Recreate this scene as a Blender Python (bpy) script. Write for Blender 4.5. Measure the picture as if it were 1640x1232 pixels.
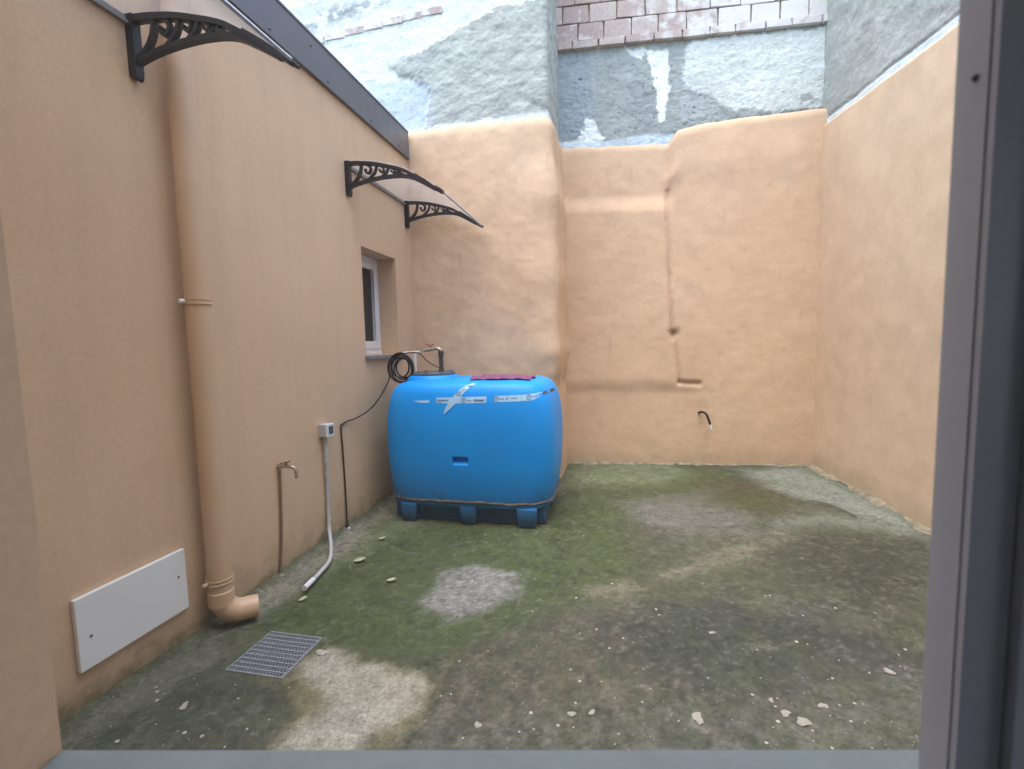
import bpy, bmesh, math, random
import numpy as np
from mathutils import Matrix, Vector

for o in list(bpy.data.objects): bpy.data.objects.remove(o)
scene = bpy.context.scene
C = scene.collection
R = math.radians
rng = random.Random(7)

# ---------------------------------------------------------------- camera
F, IW, IH = 750.0, 1640, 1232
EYE = np.array([0, 0, 1.5])
a_, b_ = 165.0, 68.0
fwd = np.array([a_, b_, -F]); fwd /= np.linalg.norm(fwd)
d_ = F * F / (b_ - a_ * .0235)
up_ = -np.array([.0235 * d_, -d_, -F]); up_ /= np.linalg.norm(up_)
up_ -= fwd * up_.dot(fwd); up_ /= np.linalg.norm(up_)
CM = np.stack([np.cross(fwd, up_), fwd, up_])          # camera axes -> world
cam = bpy.data.cameras.new('camera'); camo = bpy.data.objects.new('camera', cam); C.objects.link(camo)
cam.sensor_width = 36; cam.lens = 36 * F / IW; cam.clip_start = .02; cam.clip_end = 200
mw = Matrix(CM.tolist()).to_4x4(); mw.translation = Vector(EYE); camo.matrix_world = mw
cam.dof.use_dof = True; cam.dof.focus_distance = 4.0; cam.dof.aperture_fstop = 5.6
scene.camera = camo
# ---------------------------------------------------------------- light
SUN_EL, SUN_AZ = 76, 215      # azimuth counted clockwise from +Y
w = bpy.data.worlds.new('World'); scene.world = w; w.use_nodes = True
nt = w.node_tree; bg = nt.nodes['Background']
sky = nt.nodes.new('ShaderNodeTexSky'); sky.sky_type = 'NISHITA'; sky.sun_disc = False
sky.sun_elevation = R(SUN_EL); sky.sun_rotation = R(SUN_AZ); sky.dust_density = 2.0; sky.air_density = 1.0; sky.ozone_density = 1.0
nt.links.new(sky.outputs[0], bg.inputs[0]); bg.inputs[1].default_value = .15
sl = bpy.data.lights.new('sun', 'SUN'); so = bpy.data.objects.new('sun', sl); C.objects.link(so)
sl.energy = 1.2; sl.angle = R(90); sl.color = (1, .97, .93)
sd = Vector((math.sin(R(SUN_AZ)) * math.cos(R(SUN_EL)), math.cos(R(SUN_AZ)) * math.cos(R(SUN_EL)), math.sin(R(SUN_EL))))
so.rotation_euler = (-sd).to_track_quat('-Z', 'Y').to_euler(); so.location = (0, 0, 12)
vs = scene.view_settings
vs.view_transform = 'Standard'; vs.look = 'None'; vs.gamma = 1; vs.use_curve_mapping = False; vs.exposure = 1.98
scene.cycles.max_bounces = 8; scene.cycles.diffuse_bounces = 4; scene.cycles.transparent_max_bounces = 8

# ---------------------------------------------------------------- pixel -> place
def ray(px, py): return CM @ np.array([px - 820, 616 - py, -F])
def onX(px, py, X): v = ray(px, py); return EYE + v * (X / v[0])
def onY(px, py, Y): v = ray(px, py); return EYE + v * (Y / v[1])
def onZ(px, py, Z=0.): v = ray(px, py); return EYE + v * ((Z - 1.5) / v[2])
def onP(px, py, p, n):
    v = ray(px, py); n = np.array(n, float); return EYE + v * ((np.array(p, float) - EYE).dot(n) / v.dot(n))

# ---------------------------------------------------------------- numpy noise
def _hash(i, j, s):
    n = (i * 374761393 + j * 668265263 + s * 974634777) & 0xffffffff
    n = ((n ^ (n >> 13)) * 1274126177) & 0xffffffff
    n = n ^ (n >> 16)
    return (n & 0xffff) / 65535.0
def vnoise(x, y, s=0):
    x = np.asarray(x, float); y = np.asarray(y, float)
    i = np.floor(x).astype(np.int64); j = np.floor(y).astype(np.int64)
    fx = x - i; fy = y - j; fx = fx * fx * fx * (fx * (fx * 6 - 15) + 10); fy = fy * fy * fy * (fy * (fy * 6 - 15) + 10)
    a = _hash(i, j, s); b = _hash(i + 1, j, s); c = _hash(i, j + 1, s); d = _hash(i + 1, j + 1, s)
    return (a + (b - a) * fx) * (1 - fy) + (c + (d - c) * fx) * fy
def fbm(x, y, f=1., o=4, s=0, g=.5):
    t = 0; amp = 1; n = 0
    for k in range(o):
        t = t + amp * vnoise(np.asarray(x) * f + 17.3 * k, np.asarray(y) * f - 9.1 * k, s + k * 31); n += amp; amp *= g; f *= 2.03
    return t / n * 2 - 1
def sstep(a, b, x):
    t = np.clip((np.asarray(x, float) - a) / (b - a), 0, 1); return t * t * (3 - 2 * t)
def gauss(d, w): return np.exp(-(d / w) ** 2)
def polysd(x, y, P):
    """signed distance to polygon, positive inside"""
    P = np.asarray(P, float); d = np.full(x.shape, 1e9); ins = np.zeros(x.shape, bool)
    for k in range(len(P)):
        x0, y0 = P[k - 1]; x1, y1 = P[k]; ex, ey = x1 - x0, y1 - y0
        t = np.clip(((x - x0) * ex + (y - y0) * ey) / (ex * ex + ey * ey + 1e-12), 0, 1)
        d = np.minimum(d, np.hypot(x - x0 - t * ex, y - y0 - t * ey))
        c = ((y0 > y) != (y1 > y)); xi = x0 + (y - y0) / (ey if abs(ey) > 1e-12 else 1e-12) * ex
        ins ^= c & (x < xi)
    return np.where(ins, d, -d)
def linesd(x, y, P):
    P = np.asarray(P, float); d = np.full(np.shape(x), 1e9)
    for k in range(1, len(P)):
        x0, y0 = P[k - 1]; x1, y1 = P[k]; ex, ey = x1 - x0, y1 - y0
        t = np.clip(((x - x0) * ex + (y - y0) * ey) / (ex * ex + ey * ey + 1e-12), 0, 1)
        d = np.minimum(d, np.hypot(x - x0 - t * ex, y - y0 - t * ey))
    return d
def mix(col, c, m): return col + (np.array(c) - col) * m[..., None]

# ---------------------------------------------------------------- materials
MATS = {}
def nodes(name):
    m = bpy.data.materials.new(name); m.use_nodes = True; t = m.node_tree
    return m, t, t.nodes['Principled BSDF']
def N(t, typ, **k):
    n = t.nodes.new(typ)
    for a, v in k.items():
        if a.startswith('i_'):
            key = a[2:]; n.inputs[int(key) if key.isdigit() else key].default_value = v
        else: setattr(n, a, v)
    return n
def coords(t, world=False):
    if world: return N(t, 'ShaderNodeNewGeometry').outputs['Position']
    return N(t, 'ShaderNodeTexCoord').outputs['Object']
def noise(t, co, scale, detail=4, rough=.55):
    n = N(t, 'ShaderNodeTexNoise'); n.inputs['Scale'].default_value = scale; n.inputs['Detail'].default_value = detail
    n.inputs['Roughness'].default_value = rough; t.links.new(co, n.inputs['Vector']); return n.outputs['Fac']
def ramp(t, fac, stops):
    r = N(t, 'ShaderNodeValToRGB'); e = r.color_ramp.elements
    while len(e) < len(stops): e.new(.5)
    for k, (p, c) in enumerate(stops):
        e[k].position = p; e[k].color = (c if isinstance(c, tuple) else (c, c, c)) + (1,)
    t.links.new(fac, r.inputs[0]); return r.outputs[0]
def mixc(t, fac, A, B, mode='MIX'):
    n = N(t, 'ShaderNodeMix', data_type='RGBA', blend_type=mode)
    for sock, v in ((n.inputs[0], fac), (n.inputs[6], A), (n.inputs[7], B)):
        if isinstance(v, (int, float)): sock.default_value = v
        elif isinstance(v, tuple): sock.default_value = v + (1,) if len(v) == 3 else v
        else: t.links.new(v, sock)
    return n.outputs[2]
def bump(t, h, strength, dist=.01, prev=None):
    b = N(t, 'ShaderNodeBump'); b.inputs['Strength'].default_value = strength; b.inputs['Distance'].default_value = dist
    t.links.new(h, b.inputs['Height'])
    if prev is not None: t.links.new(prev, b.inputs['Normal'])
    return b.outputs[0]

def simple(name, col, rough=.5, metal=0., var=.12, scale=8., bumps=None, spec=None, coat=0., world=False):
    m, t, p = nodes(name); co = coords(t, world)
    n1 = noise(t, co, scale, 5)
    v = ramp(t, n1, [(.25, 1 - var), (.75, 1 + var)])
    c = mixc(t, 1.0, col, v, 'MULTIPLY'); t.links.new(c, p.inputs['Base Color'])
    rr = ramp(t, noise(t, co, scale * 2.7, 4), [(.3, max(rough - .1, .03)), (.7, min(rough + .12, 1))])
    t.links.new(rr, p.inputs['Roughness']); p.inputs['Metallic'].default_value = metal
    if spec is not None: p.inputs['Specular IOR Level'].default_value = spec
    if coat: p.inputs['Coat Weight'].default_value = coat
    if bumps:
        nb = None
        for sc, st, di in bumps: nb = bump(t, noise(t, co, sc, 4), st, di, nb)
        t.links.new(nb, p.inputs['Normal'])
    MATS[name] = m; return m

def attr_mat(name, rough=.9, fine=60., finevar=.2, bumps=((14, .25, .01), (90, .35, .004)), specks=0., blot=0., pores=0., spec=.3):
    m, t, p = nodes(name); co = coords(t, True)
    at = N(t, 'ShaderNodeAttribute', attribute_name='Col')
    v = ramp(t, noise(t, co, fine, 6, .7), [(.25, 1 - finevar), (.75, 1 + finevar)])
    c = mixc(t, 1.0, at.outputs['Color'], v, 'MULTIPLY')
    if blot:
        v2 = ramp(t, noise(t, co, fine * .13, 6, .65), [(.3, 1 - blot), (.7, 1 + blot)])
        c = mixc(t, 1.0, c, v2, 'MULTIPLY')
    if specks:
        vo = N(t, 'ShaderNodeTexVoronoi'); vo.inputs['Scale'].default_value = 34; t.links.new(co, vo.inputs['Vector'])
        near = ramp(t, vo.outputs['Distance'], [(.05, 1.), (.11, 0.)])
        pick = ramp(t, N_sep(t, vo.outputs['Color']), [(1 - specks, 0.), (1 - specks + .01, 1.)])
        mm = mixc(t, 1.0, near, pick, 'MULTIPLY')
        c = mixc(t, mm, c, (.42, .41, .36))
        vo2 = N(t, 'ShaderNodeTexVoronoi'); vo2.inputs['Scale'].default_value = 150; t.links.new(co, vo2.inputs['Vector'])
        g = ramp(t, N_sep(t, vo2.outputs['Color']), [(0., .8), (1., 1.2)])
        c = mixc(t, 1.0, c, g, 'MULTIPLY')
    t.links.new(c, p.inputs['Base Color'])
    t.links.new(ramp(t, noise(t, co, fine * .3, 3), [(.3, rough - .12), (.7, min(rough + .08, 1))]), p.inputs['Roughness'])
    p.inputs['Specular IOR Level'].default_value = spec
    nb = None
    for sc, st, di in bumps: nb = bump(t, noise(t, co, sc, 5, .6), st, di, nb)
    if pores:
        vp = N(t, 'ShaderNodeTexVoronoi'); vp.inputs['Scale'].default_value = 26; t.links.new(co, vp.inputs['Vector'])
        ph = ramp(t, vp.outputs['Distance'], [(.03, 0.), (.12, 1.)])
        nb = bump(t, ph, pores, .004, nb)
    t.links.new(nb, p.inputs['Normal']); MATS[name] = m; return m
def N_sep(t, col):
    s = N(t, 'ShaderNodeSeparateColor'); t.links.new(col, s.inputs[0]); return s.outputs[0]

ORANGE = (.62, .445, .30)
attr_mat('render', .88, fine=35, finevar=.09, blot=.07, bumps=((11, .10, .015), (45, .22, .006), (170, .28, .002)), pores=.2)
attr_mat('plaster', .93, fine=26, finevar=.16, blot=.1, bumps=((10, .5, .03), (34, .6, .012), (140, .5, .003)), pores=.3)
attr_mat('floor', .82, fine=60, finevar=.38, blot=.2, specks=.05, bumps=((9, .25, .012), (60, .5, .006), (240, .5, .002)), spec=.35)
# smooth sprayed render of the annex
m, t, p = nodes('annex_render'); co = coords(t, True)
v = ramp(t, noise(t, co, 1.1, 6, .6), [(.3, (.635, .450, .288)), (.7, (.685, .497, .328))])
v = mixc(t, 1., v, ramp(t, noise(t, co, 70, 5), [(.3, .93), (.7, 1.06)]), 'MULTIPLY')
mp = N(t, 'ShaderNodeMapping'); mp.inputs['Scale'].default_value = (9, 9, .7); t.links.new(co, mp.inputs[0])
v = mixc(t, 1., v, ramp(t, noise(t, mp.outputs[0], 1., 6, .65), [(.25, .93), (.5, 1.), (.8, 1.04)]), 'MULTIPLY')     # faint rain streaks
v = mixc(t, ramp(t, noise(t, co, 2.4, 7, .7), [(.62, 0.), (.72, .16)]), v, (.42, .30, .21))                           # blotchy repaint
# damp splash-up stain near the ground
sep = N(t, 'ShaderNodeSeparateXYZ'); t.links.new(co, sep.inputs[0])
ad = N(t, 'ShaderNodeMath', operation='MULTIPLY_ADD', i_1=.35); t.links.new(noise(t, co, 6, 5, .65), ad.inputs[0]); t.links.new(sep.outputs['Z'], ad.inputs[2])
st = ramp(t, ad.outputs[0], [(.19, 1.), (.27, .45), (.40, .14), (.62, 0.)])
v = mixc(t, st, v, (.21, .17, .09))
t.links.new(v, p.inputs['Base Color']); p.inputs['Roughness'].default_value = .85; p.inputs['Specular IOR Level'].default_value = .3
nb = bump(t, noise(t, co, 3.2, 3), .10, .03); nb = bump(t, noise(t, co, 45, 6, .65), .12, .004, nb); nb = bump(t, noise(t, co, 200, 3), .2, .0015, nb)
t.links.new(nb, p.inputs['Normal']); MATS['annex_render'] = m

simple('pipe_paint', (.61, .432, .28), .42, var=.06, scale=5, bumps=[(30, .04, .003)])
simple('iron', (.018, .017, .019), .42, .25, var=.25, scale=30, bumps=[(120, .12, .001)])
simple('fascia', (.15, .15, .168), .4, .35, var=.06, scale=3, bumps=[(3, .04, .01)])
simple('screw', (.10, .10, .11), .35, .8)
simple('white_pvc', (.72, .74, .76), .35, var=.05, scale=4)
simple('conduit_pvc', (.50, .50, .52), .4, var=.12, scale=12)
simple('panel_white', (.78, .82, .83), .38, var=.04, scale=3, bumps=[(4, .03, .01)])
simple('stone_sill', (.22, .205, .195), .7, var=.2, scale=30, bumps=[(60, .2, .003)])
simple('dark_glass', (.014, .016, .018), .06, var=.2, scale=2, spec=.6)
simple('galv', (.42, .47, .53), .45, .3, var=.25, scale=40)
simple('pit_dark', (.03, .028, .022), .9)
simple('black_rubber', (.012, .011, .011), .5, var=.2, scale=30)
simple('brown_hose', (.07, .022, .014), .45, var=.2)
simple('copper', (.27, .16, .11), .5, .3, var=.3, scale=40)
simple('brass', (.45, .40, .32), .35, .85, var=.25, scale=40)
simple('red_lever', (.28, .06, .05), .5, var=.2)
simple('pipe_iron', (.075, .06, .055), .5, .5, var=.3, scale=40)
simple('lid_grey', (.075, .09, .105), .6, var=.2, scale=14)
simple('cloth_maroon', (.20, .06, .145), .95, var=.18, scale=30, bumps=[(300, .4, .001)])
simple('tape', (.34, .58, .82), .35, var=.10, scale=18)
simple('tape_ink', (.01, .05, .14), .5, var=.2)
simple('wrap', (.085, .075, .06), .8, var=.55, scale=22, bumps=[(50, .8, .006)])
simple('chip', (.42, .405, .35), .9, var=.4, scale=14, bumps=[(60, .6, .005)])
simple('leaf', (.50, .48, .32), .8, var=.25, scale=30)
simple('twig', (.10, .08, .05), .9)
simple('frame_grey', (.50, .49, .52), .45, var=.06, scale=6, bumps=[(180, .05, .001)])
simple('sill_grey', (.17, .20, .19), .6, var=.1, scale=20)
simple('room', (.84, .82, .80), .9)
simple('roof', (.16, .16, .16), .9)
simple('earth', (.12, .11, .08), .95)
simple('mortar', (.24, .215, .15), .95, var=.5, scale=14, bumps=[(30, .8, .012), (140, .5, .003)], world=True)

# tank plastic
m, t, p = nodes('tank_blue'); co = coords(t, True)
v = ramp(t, noise(t, co, 2.3, 5), [(.3, (.0, .275, .80)), (.7, (.0, .315, .88))])
sep = N(t, 'ShaderNodeSeparateXYZ'); t.links.new(co, sep.inputs[0])
ad = N(t, 'ShaderNodeMath', operation='MULTIPLY_ADD', i_1=.3); t.links.new(noise(t, co, 9, 6, .7), ad.inputs[0]); t.links.new(sep.outputs['Z'], ad.inputs[2])
mp = N(t, 'ShaderNodeMapping'); mp.inputs['Scale'].default_value = (14, 14, 1.6); t.links.new(co, mp.inputs[0])
v = mixc(t, ramp(t, noise(t, mp.outputs[0], 1., 7, .7), [(.5, 0.), (.8, .12)]), v, (.16, .40, .78))      # chalky rain marks
v = mixc(t, ramp(t, ad.outputs[0], [(.20, .9), (.33, .62), (.45, .22), (.66, 0.)]), v, (.03, .05, .06))   # dirt plus shade of the underside, both painted low on the tank
t.links.new(v, p.inputs['Base Color'])
t.links.new(ramp(t, noise(t, co, 12, 5), [(.3, .38), (.7, .54)]), p.inputs['Roughness']); p.inputs['Specular IOR Level'].default_value = .32
t.links.new(bump(t, noise(t, co, 5, 3), .10, .02), p.inputs['Normal']); MATS['tank_blue'] = m

# old hollow brick
m, t, p = nodes('brick'); co = coords(t, True)
oi = N(t, 'ShaderNodeObjectInfo')
v = ramp(t, oi.outputs['Random'], [(0., (.38, .305, .28)), (.5, (.43, .35, .32)), (1., (.47, .415, .38))])
v = mixc(t, 1., v, ramp(t, noise(t, co, 40, 5), [(.3, .82), (.7, 1.15)]), 'MULTIPLY')
sep = N(t, 'ShaderNodeSeparateXYZ'); t.links.new(co, sep.inputs[0])
ad = N(t, 'ShaderNodeMath', operation='MULTIPLY_ADD', i_1=.17); hf = N(t, 'ShaderNodeMath', operation='MULTIPLY', i_1=-.42); t.links.new(sep.outputs['X'], hf.inputs[0]); ab = N(t, 'ShaderNodeMath', operation='MAXIMUM'); t.links.new(sep.outputs['X'], ab.inputs[0]); t.links.new(hf.outputs[0], ab.inputs[1]); t.links.new(ab.outputs[0], ad.inputs[0]); t.links.new(noise(t, co, 5.5, 6, .6), ad.inputs[2])
v = mixc(t, ramp(t, ad.outputs[0], [(.58, 0.), (.72, .85)]), v, (.64, .65, .64))    # lime smears
t.links.new(v, p.inputs['Base Color']); p.inputs['Roughness'].default_value = .92
nb = bump(t, noise(t, co, 18, 5), .3, .012); nb = bump(t, noise(t, co, 130, 4), .4, .003, nb); t.links.new(nb, p.inputs['Normal']); MATS['brick'] = m

# clear polycarbonate, and window glass
def clear(name, tint, gl, rough, dif=0.):
    m, t, p = nodes(name); t.nodes.remove(p); out = t.nodes['Material Output']
    tr = N(t, 'ShaderNodeBsdfTransparent'); tr.inputs[0].default_value = tint + (1,)
    g = N(t, 'ShaderNodeBsdfGlossy'); g.inputs['Roughness'].default_value = rough
    ms = N(t, 'ShaderNodeMixShader'); ms.inputs[0].default_value = gl
    t.links.new(tr.outputs[0], ms.inputs[1]); t.links.new(g.outputs[0], ms.inputs[2]); last = ms.outputs[0]
    if dif:
        df = N(t, 'ShaderNodeBsdfTranslucent'); df.inputs[0].default_value = (.75, .78, .80, 1)
        m2 = N(t, 'ShaderNodeMixShader'); co = coords(t)
        t.links.new(ramp(t, noise(t, co, 9, 5), [(.3, dif * .7), (.7, dif * 1.3)]), m2.inputs[0])
        t.links.new(last, m2.inputs[1]); t.links.new(df.outputs[0], m2.inputs[2]); last = m2.outputs[0]
    t.links.new(last, out.inputs[0]); MATS[name] = m
clear('polycarbonate', (.94, .95, .96), .07, .08, .06)
clear('window_glass', (.985, .99, .985), .02, .0, .014)

# ---------------------------------------------------------------- mesh helpers
class MB:
    def __init__(s): s.v = []; s.f = []
    def add(s, v, f):
        b = len(s.v); s.v += [tuple(map(float, q)) for q in v]; s.f += [tuple(b + i for i in q) for q in f]
    def box(s, x0, x1, y0, y1, z0, z1, bev=0):
        v = [(x, y, z) for z in (z0, z1) for y in (y0, y1) for x in (x0, x1)]
        s.add(v, [(0, 2, 3, 1), (4, 5, 7, 6), (0, 1, 5, 4), (2, 6, 7, 3), (0, 4, 6, 2), (1, 3, 7, 5)])
    def tube(s, pts, r, seg=10, cap=True, flat=None):
        pts = [Vector(p) for p in pts]; n = len(pts); rs = r if hasattr(r, '__len__') else [r] * n
        rings = []; prev = None
        for k in range(n):
            d = (pts[min(k + 1, n - 1)] - pts[max(k - 1, 0)]).normalized()
            if prev is None:
                ref = Vector((0, 0, 1)) if abs(d.z) < .9 else Vector((1, 0, 0)); a = d.cross(ref).normalized()
            else: a = (prev - d * prev.dot(d)).normalized()
            b = d.cross(a); prev = a
            rings.append([pts[k] + (a * math.cos(2 * math.pi * i / seg) + b * math.sin(2 * math.pi * i / seg)) * rs[k] for i in range(seg)])
        v = [q for rg in rings for q in rg]; f = []
        for k in range(n - 1):
            for i in range(seg):
                j = (i + 1) % seg; f.append((k * seg + i, k * seg + j, (k + 1) * seg + j, (k + 1) * seg + i))
        if cap: f.append(tuple(reversed(range(seg)))); f.append(tuple((n - 1) * seg + i for i in range(seg)))
        s.add(v, f)
    def lathe(s, prof, origin=(0, 0, 0), axis=(0, 0, 1), seg=24):
        ax = Vector(axis).normalized(); ref = Vector((0, 0, 1)) if abs(ax.z) < .9 else Vector((1, 0, 0))
        a = ax.cross(ref).normalized(); b = ax.cross(a); o = Vector(origin); v = []; f = []
        for (r, h) in prof:
            for i in range(seg):
                t = 2 * math.pi * i / seg; v.append(o + ax * h + (a * math.cos(t) + b * math.sin(t)) * max(r, 1e-5))
        for k in range(len(prof) - 1):
            for i in range(seg):
                j = (i + 1) % seg; f.append((k * seg + i, (k + 1) * seg + i, (k + 1) * seg + j, k * seg + j))
        s.add(v, f)
    def ribbon(s, pts, wd, y0, y1, X=None):
        """flat bar following 2-D points (d,z), width wd (list or number), extruded from y0 to y1; maps d->x"""
        n = len(pts); P = np.array(pts, float); T = np.gradient(P, axis=0); T /= np.linalg.norm(T, axis=1)[:, None] + 1e-9
        Nn = np.stack([-T[:, 1], T[:, 0]], 1); W = np.array(wd if hasattr(wd, '__len__') else [wd] * n)[:, None] / 2
        A = P + Nn * W; B = P - Nn * W; v = []
        for k in range(n): v += [(A[k, 0], y0, A[k, 1]), (B[k, 0], y0, B[k, 1]), (B[k, 0], y1, B[k, 1]), (A[k, 0], y1, A[k, 1])]
        f = []
        for k in range(n - 1):
            a = 4 * k; b = a + 4
            for i in range(4): j = (i + 1) % 4; f.append((a + i, a + j, b + j, b + i))
        f.append((3, 2, 1, 0)); e = 4 * (n - 1); f.append((e, e + 1, e + 2, e + 3)); s.add(v, f)
    def build(s, name, mat, parent=None, smooth=False, bevel=0., angle=40):
        me = bpy.data.meshes.new(name); me.from_pydata(s.v, [], s.f)
        bm = bmesh.new(); bm.from_mesh(me); bmesh.ops.remove_doubles(bm, verts=bm.verts, dist=1e-5)
        bmesh.ops.recalc_face_normals(bm, faces=bm.faces)
        if bevel: bmesh.ops.bevel(bm, geom=list(bm.edges), offset=bevel, segments=2, affect='EDGES', profile=.5)
        bm.to_mesh(me); bm.free()
        return link(name, me, mat, parent, smooth, angle)
def link(name, me, mat, parent=None, smooth=False, angle=40):
    me.materials.append(MATS[mat] if isinstance(mat, str) else mat)
    if smooth:
        me.shade_smooth()
        if angle < 180: me.set_sharp_from_angle(angle=R(angle))
    o = bpy.data.objects.new(name, me); C.objects.link(o)
    if parent: o.parent = parent
    return o
def tag(o, label=None, cat=None, group=None, kind=None):
    if label: o['label'] = label
    if cat: o['category'] = cat
    if group: o['group'] = group
    if kind: o['kind'] = kind
    return o
def thing(name, label, cat, loc=(0, 0, 0), rz=0., group=None):
    o = bpy.data.objects.new(name, None); C.objects.link(o); o.location = loc; o.rotation_euler = (0, 0, rz); o.empty_display_size = .1
    return tag(o, label, cat, group)
def rel(parent, pts):
    l = np.array(parent.location); return [tuple(np.array(q, float) - l) for q in pts]
def spline(P, n=8):
    P = [np.array(p, float) for p in P]; P = [2 * P[0] - P[1]] + P + [2 * P[-1] - P[-2]]; out = []
    for k in range(1, len(P) - 2):
        p0, p1, p2, p3 = P[k - 1:k + 3]
        for i in range(n):
            t = i / n; out.append(.5 * (2 * p1 + (p2 - p0) * t + (2 * p0 - 5 * p1 + 4 * p2 - p3) * t * t + (3 * p1 - p0 - 3 * p2 + p3) * t ** 3))
    out.append(P[-2]); return out
def grid_mesh(name, pos, col, mat, parent=None, skip=None):
    """pos[nu,nv,3], col[nu,nv,3] -> one smooth mesh with a colour attribute"""
    nu, nv = pos.shape[:2]; idx = np.arange(nu * nv).reshape(nu, nv)
    q = np.stack([idx[:-1, :-1], idx[1:, :-1], idx[1:, 1:], idx[:-1, 1:]], -1).reshape(-1, 4)
    if skip is not None: q = q[~skip.reshape(-1)]
    me = bpy.data.meshes.new(name); me.vertices.add(nu * nv); me.vertices.foreach_set('co', pos.reshape(-1).astype(np.float32))
    me.loops.add(len(q) * 4); me.loops.foreach_set('vertex_index', q.reshape(-1).astype(np.int32))
    me.polygons.add(len(q)); me.polygons.foreach_set('loop_start', np.arange(0, len(q) * 4, 4, dtype=np.int32))
    me.update(calc_edges=True); me.validate()
    at = me.color_attributes.new('Col', 'FLOAT_COLOR', 'POINT')
    c4 = np.ones((nu * nv, 4), np.float32); c4[:, :3] = np.clip(col.reshape(-1, 3), 0, 1); at.data.foreach_set('color', c4.reshape(-1))
    return link(name, me, mat, parent, True, 180)

# ================================================================ SETTING: floor
fx = np.arange(-2.2, 2.86, .0145); fy = np.arange(-.1, 6.34, .0145)
GX, GY = np.meshgrid(fx, fy, indexing='ij')
wx = GX + .10 * fbm(GX, GY, 2.2, 4, 5); wy = GY + .10 * fbm(GX, GY, 2.2, 4, 9)
n1 = fbm(GX, GY, 1.3, 6, 1, .6); n2 = fbm(GX, GY, 5, 5, 2, .6); n3 = fbm(GX, GY, 16, 5, 3, .65); n4 = fbm(GX, GY, 45, 3, 4, .7)
def gp(pts): return np.array([onZ(x, y)[:2] for x, y in pts])
def fm(pts, soft, rag=.0, s=0):
    return sstep(-soft, soft, polysd(wx, wy, gp(pts)) + rag * (n2 * .6 + n3 * .6))
col = np.zeros(GX.shape + (3,)) + np.array((.084, .094, .058))
col = mix(col, (.058, .068, .044), sstep(-.1, .5, n1 + .5 * n2) * .7)
col = mix(col, (.135, .13, .095), sstep(.05, .5, fbm(GX, GY, 2.6, 5, 21, .6)) * .7)
GREEN = [(400, 1010), (470, 930), (560, 858), (650, 800), (760, 800), (905, 800), (915, 742), (1110, 738), (1190, 765), (1060, 800), (1000, 850), (1010, 920), (960, 965), (860, 985), (820, 1010), (700, 1055), (560, 1050), (440, 1030)]
col = mix(col, (.078, .098, .034), fm(GREEN, .16, .16) * .95)
col = mix(col, (.050, .066, .020), fm(GREEN, .2, .2) * sstep(0, .5, n2 + .3 * n1) * .7)
col = mix(col, (.20, .24, .135), fm([(905, 760), (930, 742), (1090, 740), (1110, 760), (1050, 778), (940, 775)], .22, .12) * .75)
col = mix(col, (.20, .22, .12), fm([(640, 800), (560, 855), (500, 905), (530, 920), (600, 870), (690, 835)], .10, .12) * .7)
col = mix(col, (.075, .070, .028), fm([(1130, 770), (1230, 775), (1280, 800), (1250, 825), (1110, 800)], .2, .2) * .9)
col = mix(col, (.29, .335, .285), fm([(1190, 752), (1300, 750), (1400, 800), (1478, 850), (1440, 850), (1330, 805), (1240, 785)], .14, .1) * .75)
col = mix(col, (.22, .25, .20), fm([(1240, 830), (1330, 822), (1450, 835), (1470, 860), (1330, 840), (1250, 850)], .12, .1) * .6)
col = mix(col, (.20, .195, .185), fm([(1010, 805), (1120, 790), (1200, 830), (1190, 855), (1110, 850), (1030, 835)], .18, .2) * .65)
col = mix(col, (.052, .052, .034), fm([(1300, 850), (1480, 880), (1475, 1000), (1380, 960), (1250, 930), (1230, 890)], .25, .25) * .85)
rid = linesd(wx, wy, gp([(960, 945), (1060, 920), (1190, 885), (1275, 850)]))
col = mix(col, (.25, .225, .165), gauss(rid, .10) * sstep(-.4, .4, n3 + n2) * .65)
col = mix(col, (.048, .055, .044), fm([(960, 990), (1200, 960), (1400, 1000), (1470, 1060), (1300, 1110), (1050, 1075), (960, 1060)], .2, .25) * .8)
col = mix(col, (.135, .115, .078), fm([(720, 1060), (980, 1010), (1020, 1090), (960, 1140), (760, 1180), (660, 1150)], .22, .25) * sstep(-.6, .3, n3) * .75)
col = mix(col, (.19, .185, .16), fm([(560, 1195), (800, 1165), (1460, 1100), (1470, 1260), (400, 1260)], .3, .3) * sstep(-.5, .4, n3 + .4 * n1) * .6)
# pale worn spots with their own outline
spot = fm([(672, 962), (700, 920), (760, 905), (830, 918), (835, 938), (790, 970), (735, 985)], .075, .06)
col = mix(col, (.30, .30, .30), spot * (.62 + .3 * sstep(-.4, .5, .5 * n4 + n3)))
pale = fm([(478, 1062), (520, 1040), (585, 1060), (668, 1105), (650, 1140), (590, 1175), (545, 1260), (430, 1260), (480, 1180), (515, 1120)], .06, .06)
col = mix(col, (.215, .195, .10), fm([(430, 1075), (480, 1040), (590, 1050), (690, 1108), (660, 1155), (560, 1260), (420, 1260), (470, 1160), (450, 1110)], .05, .08) * .8)
col = mix(col, (.41, .395, .33), pale * (.6 + .4 * sstep(-.5, .3, n2)))
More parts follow.
